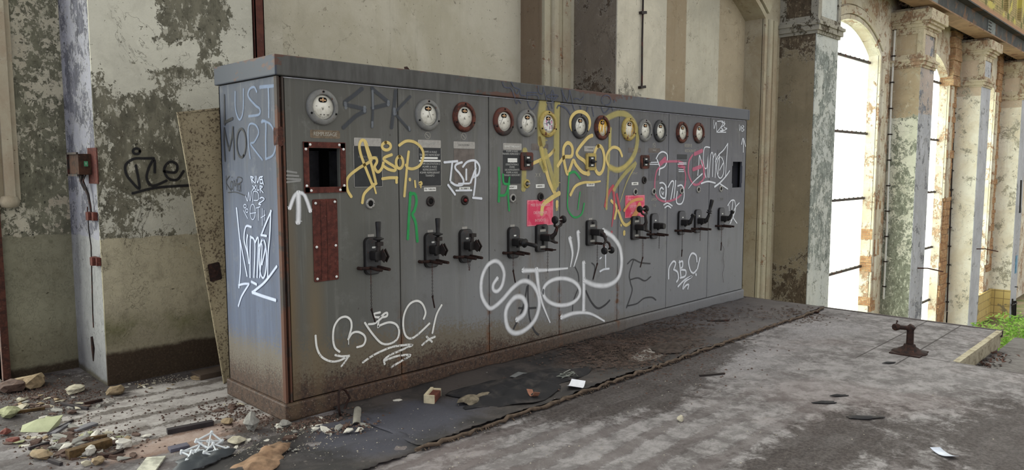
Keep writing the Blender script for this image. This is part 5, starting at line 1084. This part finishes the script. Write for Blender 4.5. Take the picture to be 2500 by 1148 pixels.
flat('metal_scrap', 'dark rusty curled scrap by the far end of the mat', 'scrap', 1990, 762, .22, .08, .4, M['rust'], .006, .02, .0)
# broken brick with white face
bb = onZ(1057, 978, .02); e = thing('broken_brick', 'dark red brick fragment with a cream edge on the mat', 'brick', (bb.x, bb.y, .025), .62)
MB().box(-.085, .085, -.035, .035, 0, .045).build('brick_body', rustmat('brick red', (100, 56, 46), (76, 46, 40), (130, 96, 80), 20), e, bevel=.004)
MB().box(-.09, .09, .02, .04, .03, .062).box(.075, .092, -.035, .04, 0, .055).box(-.092, -.08, -.035, .04, .0, .06).build('mortar_edge', plain('cream mortar', (190, 178, 150), .9, var=.3), e, bevel=.003)
# rolled tube
p = onZ(872, 1030, .0); tag(MB().tube([(-.11, 0, .028), (.11, 0, .03)], [.026, .024], 16, caps=False).tube([(-.11, 0, .028), (.11, 0, .03)], [.021, .019], 16, caps=False).build('cardboard_tube', plain('grey tube', (132, 128, 118), .8), None, (p.x, p.y, 0), (0, -.12, .95)), 'grey cardboard tube leaning among rubble by the cabinet corner', 'tube')
p = onZ(838, 1015, 0); b = MB(); b.tube([(.09*math.cos(a*.35), .02*math.sin(a*.5), .09+.085*math.sin(a*.35)) for a in range(18)], .008, 7, closed=True); tag(b.build('rusty_hoop', M['rustdark'], None, (p.x, p.y, .0), (0, 0, .5)), 'dark rusty wire hoop standing behind the cardboard tube', 'hoop')
# string tangle
p = onZ(1385, 925, .03); rn = random.Random(3); b = MB()
for k in range(3): b.tube(smooth3 := [(rn.uniform(-.1, .1), rn.uniform(-.06, .06), .01+rn.uniform(0, .04)) for _ in range(9)], .004, 5)
tag(b.build('string_tangle', plain('grey string', (128, 130, 122), .8), None, (p.x, p.y, .025)), 'tangle of grey string on the mat beside the white paper', 'string')
# rusty iron pieces, planks
def bar(name, label, cat, pa, pb, w, h, mat, z=0.0, arc=0.0, grp=None):
    a, c_ = onZ(*pa, z), onZ(*pb, z); d = c_-a; ln = d.length; n_ = 6; b = MB(); vs = []
    for i in range(n_+1):
        u = i/n_; x_ = (u-.5)*ln; yy = arc*(1-(2*u-1)**2)
        vs += [(x_, yy-w/2, 0), (x_, yy+w/2, 0), (x_, yy+w/2, h), (x_, yy-w/2, h)]
    fs = [(0, 1, 2, 3), (n_*4+3, n_*4+2, n_*4+1, n_*4)]
    for i in range(n_):
        for k in range(4): l = (k+1) % 4; fs.append((i*4+k, i*4+l, (i+1)*4+l, (i+1)*4+k))
    b.add(vs, fs); m_ = (a+c_)/2
    return tag(b.build(name, mat, None, (m_.x, m_.y, z+.001), (0, 0, math.atan2(d.y, d.x)), bevel=.002), label, cat, grp)
M['bark'] = plain('brown wood', (92, 72, 46), .95, var=.6, sc=30); M['greyw'] = plain('grey slat', (112, 110, 114), .8, var=.3, sc=12); M['darkw'] = plain('dark slat', (52, 46, 48), .8, var=.4, sc=20)
bar('wood_block', 'mossy brown strip of wood in the rubble heap at the bottom left', 'wood', (165, 1122), (270, 1090), .05, .05, M['bark'])
bar('wood_block', 'dark rotten wooden stick on the pale floor left of the cabinet', 'wood', (408, 1060), (520, 1038), .04, .03, M['darkw'])
bar('slat', 'grey slat lying across the top of the rubble heap', 'slat', (125, 1062), (165, 1037), .05, .012, M['greyw'])
bar('slat', 'lilac grey slat with a dark edge right of the rubble heap', 'slat', (180, 1055), (232, 1037), .06, .014, M['greyw'])
bar('slat', 'dark slat in front of the torn sheet near the cabinet', 'slat', (413, 1103), (460, 1092), .06, .02, plain('slate slat', (88, 86, 98), .7))
bar('slat', 'narrow dark slat between the two grey slats', 'slat', (118, 1062), (178, 1030), .012, .015, M['darkw'])
bar('iron_scrap', 'curved rusty iron strips right of the mossy wood', 'iron scrap', (237, 1118), (302, 1103), .03, .02, M['rustdark'], arc=-.04)
bar('iron_scrap', 'flat rusty iron strip left of the pale slab by the column', 'iron scrap', (205, 990), (250, 980), .02, .02, M['rustdark'])
bar('plank', 'brown plank lying against the wall behind the sheet foot', 'plank', (478, 925), (556, 908), .16, .04, plain('old plank', (78, 66, 56), .9, var=.4, sc=8))
bar('wood_lath', 'pale striped lath bundle at the bottom edge beside the dark sheet', 'lath', (352, 1160), (382, 1120), .10, .012, plain('white laths', (190, 188, 172), .8, var=.5, sc=20))
for k_, (a_, b_2, lb_) in enumerate((((70, 1100), (120, 1085), 'short brown stick at the left side of the rubble heap'), ((215, 1075), (262, 1068), 'brown splintered stick on the right side of the rubble heap'), ((120, 1128), (150, 1138), 'short brown stick below the mossy strip of wood'), ((40, 1010), (110, 1000), 'long thin brown stick on the dark dirt by the wall'), ((150, 990), (215, 1002), 'thin dark stick on the dirt left of the iron strip'))):
    bar('wood_stick', lb_, 'stick', a_, b_2, .018, .018, M['bark'] if k_ % 2 else M['darkw'])
# white plastic spacer grids
def grid_thing(px, py, rz, tilt, label):
    p = onZ(px, py, 0); b = MB(); s_ = .062
    ring = [(-s_, -s_*.7), (s_, -s_*.7), (s_*1.05, s_*.7), (-s_, s_*.7)]
    for i in range(4): a, c_ = ring[i], ring[(i+1) % 4]; b.tube([(a[0], a[1], 0), (c_[0], c_[1], 0)], .006, 6)
    b.tube([(-s_, -s_*.7, 0), (s_, s_*.7, 0)], .005, 6); b.tube([(s_, -s_*.7, 0), (-s_, s_*.7, 0)], .005, 6)
    b.tube([(.02*math.cos(k*PI/4), .014*math.sin(k*PI/4), 0) for k in range(8)], .004, 5, closed=True)
    for c_ in ring: b.lathe([(.009, -.012), (.009, .012), (0, .012)], Matrix.Translation((c_[0], c_[1], 0)), 8)
    tag(b.build('plastic_spacer', M['lattice'], None, (p.x, p.y, .022+abs(math.sin(tilt))*.03), (tilt, 0, rz)), label, 'plastic spacer', 'white plastic spacers near the cabinet corner')
M['lattice'] = plain('greyish white plastic', (205, 210, 214), .5, var=.2)
for a in ((512, 1092, .5, .5, 'white plastic lattice spacer, rearmost of the cluster'), (480, 1112, .3, .15, 'white plastic lattice spacer, leftmost flat one of the cluster'), (528, 1114, .8, .3, 'white plastic lattice spacer, rightmost of the cluster'), (482, 1134, 1.0, .35, 'white plastic lattice spacer, nearest of the cluster')): grid_thing(*a)
# distinct stones
M['st_ochre'] = plain('ochre stone', (140, 122, 96), .9, var=.4, sc=30); M['st_grey'] = plain('grey stone', (134, 132, 126), .9, var=.35, sc=25); M['st_cream'] = plain('cream plaster chip', (170, 163, 144), .9, var=.3, sc=30)
M['st_white'] = plain('white plaster chip', (192, 188, 178), .9, var=.2, sc=30); M['st_brown'] = plain('brown clod', (86, 68, 60), .95, var=.5, sc=30); M['st_green'] = plain('mossy paint chip', (150, 152, 118), .9, var=.35, sc=25); M['st_red'] = plain('brick crumb', (112, 66, 58), .9, var=.4, sc=30)
def stone(px, py, r, mat, label, cat='stone', seed=0, flat_=.6, sc=(1, 1, 1), name='stone', z=0.0, g=None):
    p = onZ(px, py, z); me = rock(r, seed+1, flat_); me.name = name
    return tag(ob(name, me, M[mat], (p.x, p.y, z), (0, 0, seed*1.3), sc), label, cat, g)
stone(283, 965, .055, 'st_ochre', 'ochre brick lump at the foot of the near column', seed=1)
stone(75, 945, .11, 'st_ochre', 'large tan stone by the wall at the far left', seed=2, flat_=.45)
stone(30, 955, .09, 'st_brown', 'large brown stone left of the tan one at the wall', seed=5, flat_=.5)
stone(185, 958, .065, 'st_cream', 'cream flat stone on the dark heap before the column', seed=3, flat_=.4)
stone(485, 925, .05, 'st_ochre', 'orange brown leaf shaped lump by the wall', seed=4, flat_=.3)
stone(22, 1018, .07, 'st_green', 'mossy green stone at the left picture edge', seed=6, flat_=.5)
stone(615, 1052, .045, 'st_grey', 'upright grey bulb like lump by the cabinet foot', seed=7, flat_=1.3)
stone(555, 1037, .035, 'st_ochre', 'yellow ochre pebble left of the cabinet foot', seed=8)
stone(695, 1042, .035, 'st_grey', 'grey pebble right before the cabinet corner', seed=9)
stone(1661, 1029, .022, 'st_cream', 'single cream stone on the bare floor, centre', seed=10, flat_=.9)
stone(972, 985, .035, 'st_white', 'white shell like chip on the mat left of the brick', seed=11, flat_=.5)
stone(960, 1008, .028, 'st_white', 'small white curved chip left below the shell like one', seed=12, flat_=.5)
stone(302, 1095, .042, 'st_white', 'round white skull like plaster lump right of the mossy wood', seed=13, flat_=.8)
stone(222, 1112, .028, 'st_white', 'upright white chip before the mossy wood', seed=14, flat_=1.1)
stone(240, 1133, .035, 'st_ochre', 'tan pebble below the upright white chip', seed=15)
stone(100, 1120, .05, 'st_ochre', 'yellow brown wedge at the left of the rubble heap', seed=16, flat_=.5, sc=(1.4, .8, 1))
stone(578, 1083, .045, 'st_cream', 'cream folded chip on the mat beside the spacers', seed=17, flat_=.5)
stone(650, 1085, .035, 'st_white', 'white square chip on the mat right of the folded one', seed=18, flat_=.4)
stone(15, 1062, .03, 'st_red', 'red brick crumb at the left picture edge', seed=19); stone(32, 1078, .035, 'st_red', 'bright red brick crumb left of the rubble heap', seed=20, flat_=.4)
# green white folded sheet at left
p = onZ(96, 1050, 0); b = MB(); b.add([(-.09, -.04, 0), (.08, -.05, 0), (.12, .05, .075), (-.02, .02, .06), (-.10, .0, .03), (.1, .02, .0), (-.08, .05, .0)], [(0, 1, 3, 4), (1, 2, 3), (1, 5, 2), (3, 2, 5, 6), (4, 3, 6), (0, 4, 6), (0, 6, 5, 1)])
tag(b.build('folded_card', plain('pale green card', (172, 176, 140), .7, var=.25, sc=9), None, (p.x, p.y, .002), (0, 0, -.75)), 'pale yellow green folded card on top of the rubble at the left', 'card')
# scattered chips: individuals copied from a few shapes
def splinter(seed):
    rr_ = random.Random(seed); b_ = MB(); n_ = 6
    pts = [((.026 if k % 3 else .034)*math.cos(2*PI*k/n_+rr_.uniform(-.3, .3))*rr_.uniform(.7, 1.3), .014*math.sin(2*PI*k/n_+rr_.uniform(-.3, .3))*rr_.uniform(.7, 1.3)) for k in range(n_)]
    vs = [(x_, y_, .0) for x_, y_ in pts]+[(x_*.92, y_*.92, .007+rr_.uniform(-.002, .003)) for x_, y_ in pts]
    me = bpy.data.meshes.new('chip_shape'); me.from_pydata(vs, [], [tuple(range(n_-1, -1, -1)), tuple(range(n_, 2*n_))]+[(k, (k+1) % n_, n_+(k+1) % n_, n_+k) for k in range(n_)]); return me
M['cols'] = ['st_cream', 'st_white', 'st_grey', 'st_brown', 'st_green', 'st_ochre', 'st_red']
base = {}
for mk in M['cols']: base[mk] = [rock(.02, s_*3+len(mk), f_, 1, .75) for s_, f_ in ((1, .35), (2, .6), (3, .3))]+[splinter(hash(len(mk))+k) for k in (1, 2)]
for mk in base:
    for k_, me in enumerate(base[mk]): me.materials.append(M[mk]); me.name = 'chip_shape'
rn = random.Random(99)
areas = [  # px centre, spread px, count, palette, size range, place words
    (190, 1085, 130, 40, 125, 'st_cream st_brown st_grey st_green st_brown st_brown st_white st_ochre st_brown st_grey'.split(), (.4, 1.7), 'in the rubble heap at the bottom left'),
    (110, 985, 110, 24, 52, 'st_brown st_brown st_grey st_cream st_brown st_ochre'.split(), (.5, 1.7), 'on the dark dirt near the far left wall'),
    (330, 945, 70, 12, 22, 'st_cream st_white st_ochre st_brown'.split(), (.3, .9), 'along the foot of the near column'),
    (470, 925, 60, 9, 10, 'st_cream st_white st_brown'.split(), (.25, .7), 'along the wall foot behind the cabinet'),
    (770, 1048, 85, 16, 56, 'st_white st_cream st_brown st_brown st_grey st_brown st_white'.split(), (.4, 1.7), 'by the near corner of the cabinet'),
    (640, 1095, 110, 20, 24, 'st_white st_cream st_grey st_brown'.split(), (.3, 1.0), 'on the near mat piece'),
    (590, 1000, 60, 26, 16, 'st_brown st_cream st_brown st_brown'.split(), (.5, 1.4), 'left of the cabinet foot'),
    (1150, 930, 160, 45, 14, 'st_cream st_grey st_brown'.split(), (.25, .7), 'on the mat before the near doors')]
for cx_, cy_, sx_, sy_, n_, pal, (s0, s1), words in areas:
    for k in range(n_):
        px, py = rn.gauss(cx_, sx_*.6), rn.gauss(cy_, sy_*.6)
        py = max(py, 735)
        p = onZ(px, py, 0)
        if p.x > 6.05 or (p.y > 2.33) or p.y < -4.2 or (p.x > 4.4 and p.y < -2.5): continue
        if -.05 < p.x < L+.05 and p.y > -.06: continue
        if -.6 < p.x < .72 and p.y > 1.58: continue
        if p.x < -1.2 and p.y > 2.3: continue
        z_ = .021 if (.34 < p.x < 6.1 and -.96 < p.y < -.04) else .016 if (-.9 < p.x <= .34 and -.95 < p.y < -.2-max(0, -p.x)*.38) else 0
        mk = rn.choice(pal); me = base[mk][rn.randrange(5)]; s_ = rn.uniform(s0, s1)
        o = bpy.data.objects.new('rubble_chip', me); C.objects.link(o); o.location = (p.x, p.y, z_); o.rotation_euler = (rn.uniform(-.15, .15), rn.uniform(-.15, .15), rn.uniform(0, 6)); o.scale = (s_*rn.uniform(.8, 1.6), s_, s_*rn.uniform(.6, 1.1))
        cn_ = {'st_cream': 'cream', 'st_white': 'white', 'st_grey': 'grey', 'st_brown': 'brown', 'st_green': 'mossy green', 'st_ochre': 'ochre', 'st_red': 'brick red'}[mk]
        tag(o, 'small %s rubble chip %s' % (cn_, words), 'rubble chip', '%s rubble chips %s' % (cn_, words))
# uncountable litter: gravel dust and dry leaf bits
def litter(name, label, cat, spots, mat, seed, sz, elong=1):
    rr = random.Random(seed); b = MB()
    for cx_, cy_, sx_, sy_, n_ in spots:
        for k in range(n_):
            p = onZ(rr.gauss(cx_, sx_), rr.gauss(cy_, sy_), 0)
            if p.x > 6.1 or p.y > 2.36 or (-.03 < p.x < L+.03 and p.y > -.04) or (-.56 < p.x < .7 and p.y > 1.62) or p.y < -4 or (p.x > 4.5 and p.y < -2.6): continue
            z_ = .030 if (.32 < p.x < 6.15 and -.98 < p.y < -.03) else .024 if (-.95 < p.x <= .34 and -.99 < p.y < -.14-max(0, -p.x)*.38) else 0
            s_ = sz*rr.uniform(.5, 1.5); a = rr.uniform(0, 6.28); ca, sa = math.cos(a), math.sin(a); l_ = s_*elong*rr.uniform(.6, 1.4)
            P = [(l_, 0), (0, s_), (-l_, 0), (0, -s_)]; b.add([(p.x+u*ca-v_*sa, p.y+u*sa+v_*ca, z_) for u, v_ in P]+[(p.x, p.y, z_+s_*.9)], [(0, 1, 4), (1, 2, 4), (2, 3, 4), (3, 0, 4), (3, 2, 1, 0)])
    return tag(b.build(name, mat), label, cat, None, 'stuff')
litter('gravel', 'fine pale grit strewn around the cabinet corner and wall foot', 'grit', [(420, 925, 90, 8, 500), (760, 1055, 70, 16, 260), (640, 1105, 90, 16, 260), (200, 1080, 80, 26, 300), (90, 985, 90, 22, 250), (1100, 1090, 220, 30, 120), (1800, 970, 300, 90, 140), (1720, 765, 90, 14, 60)], plain('grit', (150, 144, 130), .9), 1, .004)
litter('dirt_clods', 'dark brown crumbs and dirt scattered over the floor', 'dirt', [(100, 960, 80, 20, 900), (180, 1080, 80, 26, 500), (600, 1010, 70, 20, 500), (780, 1040, 60, 14, 500), (1600, 880, 120, 40, 300), (300, 1000, 120, 30, 140)], M['st_brown'], 2, .008)
litter('dry_leaves', 'dry brown leaf litter heaped on the mat before the middle doors', 'leaf litter', [(1460, 845, 70, 16, 900), (1560, 850, 80, 20, 900), (1500, 885, 70, 14, 500), (1720, 775, 80, 14, 500), (1950, 775, 40, 8, 250), (1640, 800, 60, 8, 200)], plain('dry leaves', (82, 68, 60), .95, var=.6, sc=12), 3, .006, 3.2)
litter('dead_leaves', 'dark dead leaves piled against the step of the platform edge', 'leaf litter', [(0, 0, 1, 1, 0)], M['st_brown'], 4, .02)
bpy.data.objects.remove(bpy.data.objects['dead_leaves'])
rr = random.Random(8); b = MB()
for k in range(150):
    x_ = rr.uniform(4.75, 6.1); y_ = -2.69-abs(rr.gauss(0, .07)); a = rr.uniform(0, 6); s_ = rr.uniform(.015, .04); z_ = -.148 if x_ < 5.86 else -.198
    b.add([(x_+s_*math.cos(a), y_+s_*math.sin(a)*.6, z_+rr.uniform(0, .025)), (x_+s_*math.cos(a+2), y_+s_*math.sin(a+2)*.6, z_), (x_+s_*math.cos(a+4), y_+s_*math.sin(a+4)*.6, z_+rr.uniform(0, .02))], [(0, 1, 2)])
tag(b.build('dead_leaves', plain('dead leaves', (78, 52, 42), .9, var=.6, sc=12)), 'dark dead leaves piled against the step below the platform edge', 'leaf litter', None, 'stuff')
# ragged dark shreds in the floor, right
for px, py, w_, d_, rz, lb_ in ((2112, 1022, .24, .06, -.75, 'black torn shred in the bare floor, nearest of three'), (2015, 985, .16, .05, -.7, 'dark torn shred in the bare floor, leftmost of three'), (2050, 968, .13, .035, -.6, 'dark curled shred in the bare floor, farthest of three'), (2172, 888, .12, .03, -.5, 'black shred beside the iron post')):
    p = onZ(px, py, 0); crumple('floor_shred', lb_, 'shred', p.x, p.y, w_/2, d_/2, M['tarp'], int(px), .25, rz, .004, 20)
# green shrub growing up from the yard
p = Vector((9.3, -2.75, 0)); rr = random.Random(17)
sh = thing('shrub', 'bright green leafy shrub rising beyond the platform edge at the right', 'shrub', (10.35, onX(2500, 845, 10.35).y, onX(2500, 845, 10.35).z-3.42))
b = MB()
for k in range(7):
    a = rr.uniform(0, 6.28); b.tube([(0, 0, -.6), (.2*math.cos(a), .2*math.sin(a), 1.6), (.55*math.cos(a), .55*math.sin(a), 3.5)], [.04, .03, .012], 6)
b.build('stems', M['bark'], sh)
b = MB()
for k in range(3800):
    th_, ph2 = rr.uniform(0, 6.28), math.acos(rr.uniform(-1, 1)); r_ = .66*(rr.random()**.4)
    p = Vector((r_*1.15*math.sin(ph2)*math.cos(th_), r_*1.15*math.sin(ph2)*math.sin(th_), 3.42+r_*.75*math.cos(ph2)))
    if math.sin(p.x*7+p.z*5)+math.sin(p.y*8-p.z*6) > 1.1: continue
    d = Vector((rr.gauss(0, 1), rr.gauss(0, 1), rr.gauss(0, .5))).normalized()*.038; w_ = d.cross(Vector((rr.gauss(0, 1), rr.gauss(0, 1), 2))).normalized()*.013
    b.add([p-d, p+w_, p+d, p-w_], [(0, 1, 2, 3)])
t = NT('fresh leaves'); n = t.noise(5, 3); c = t.mix(t.step(n, .4, .6), rgb(112, 160, 62), rgb(170, 200, 110)); b1 = t.n('ShaderNodeBsdfDiffuse'); b2 = t.n('ShaderNodeBsdfTranslucent'); mx = t.n('ShaderNodeMixShader'); mx.inputs[0].default_value = .4
t.put(b1.inputs[0], c); t.put(b2.inputs[0], c); t.t.links.new(b1.outputs[0], mx.inputs[1]); t.t.links.new(b2.outputs[0], mx.inputs[2]); t.t.links.new(mx.outputs[0], t.out.inputs[0])
b.build('foliage', t.m, sh)
# ---------------------------------------------------------------- light
w = bpy.data.worlds.new('overcast sky'); bpy.context.scene.world = w; w.use_nodes = True; nt = w.node_tree; nt.nodes.clear()
out = nt.nodes.new('ShaderNodeOutputWorld'); bg = nt.nodes.new('ShaderNodeBackground'); tc = nt.nodes.new('ShaderNodeTexCoord'); sp = nt.nodes.new('ShaderNodeSeparateXYZ'); nt.links.new(tc.outputs['Generated'], sp.inputs[0])
def mr(v, a, b_, lo_=0.0, hi=1.0):
    m = nt.nodes.new('ShaderNodeMapRange'); m.interpolation_type = 'SMOOTHSTEP'; nt.links.new(v, m.inputs[0])
    m.inputs[1].default_value = a; m.inputs[2].default_value = b_; m.inputs[3].default_value = lo_; m.inputs[4].default_value = hi; return m.outputs[0]
def mixc(f, a, b_):
    m = nt.nodes.new('ShaderNodeMix'); m.data_type = 'RGBA'
    nt.links.new(f, m.inputs[0])
    for s_, v_ in ((6, a), (7, b_)):
        if isinstance(v_, tuple): m.inputs[s_].default_value = (*v_, 1)
        else: nt.links.new(v_, m.inputs[s_])
    return m.outputs[2]
WORLD_IN, WORLD_LEFT, WORLD_OUT, WORLD_UP = (1.12, 1.12, 1.12), (.80, 1.0, 1.6), (7.0, 7.2, 6.6), (.80, .79, .76)
c = mixc(mr(sp.outputs[0], -.80, -.97), WORLD_IN, WORLD_LEFT)
c = mixc(mr(sp.outputs[2], .25, .8), c, WORLD_UP)
c = mixc(mr(sp.outputs[1], .0, .3), c, WORLD_OUT)
nt.links.new(c, bg.inputs[0]); bg.inputs[1].default_value = 1.0; nt.links.new(bg.outputs[0], out.inputs[0])
sc = bpy.context.scene
sc.cycles.max_bounces = 6; sc.cycles.adaptive_threshold = .02; sc.cycles.diffuse_bounces = 3; sc.cycles.glossy_bounces = 2; sc.cycles.transmission_bounces = 4
sc.view_settings.view_transform = 'Standard'; sc.view_settings.look = 'None'; sc.view_settings.gamma = 1; sc.view_settings.exposure = .1; sc.view_settings.use_curve_mapping = False
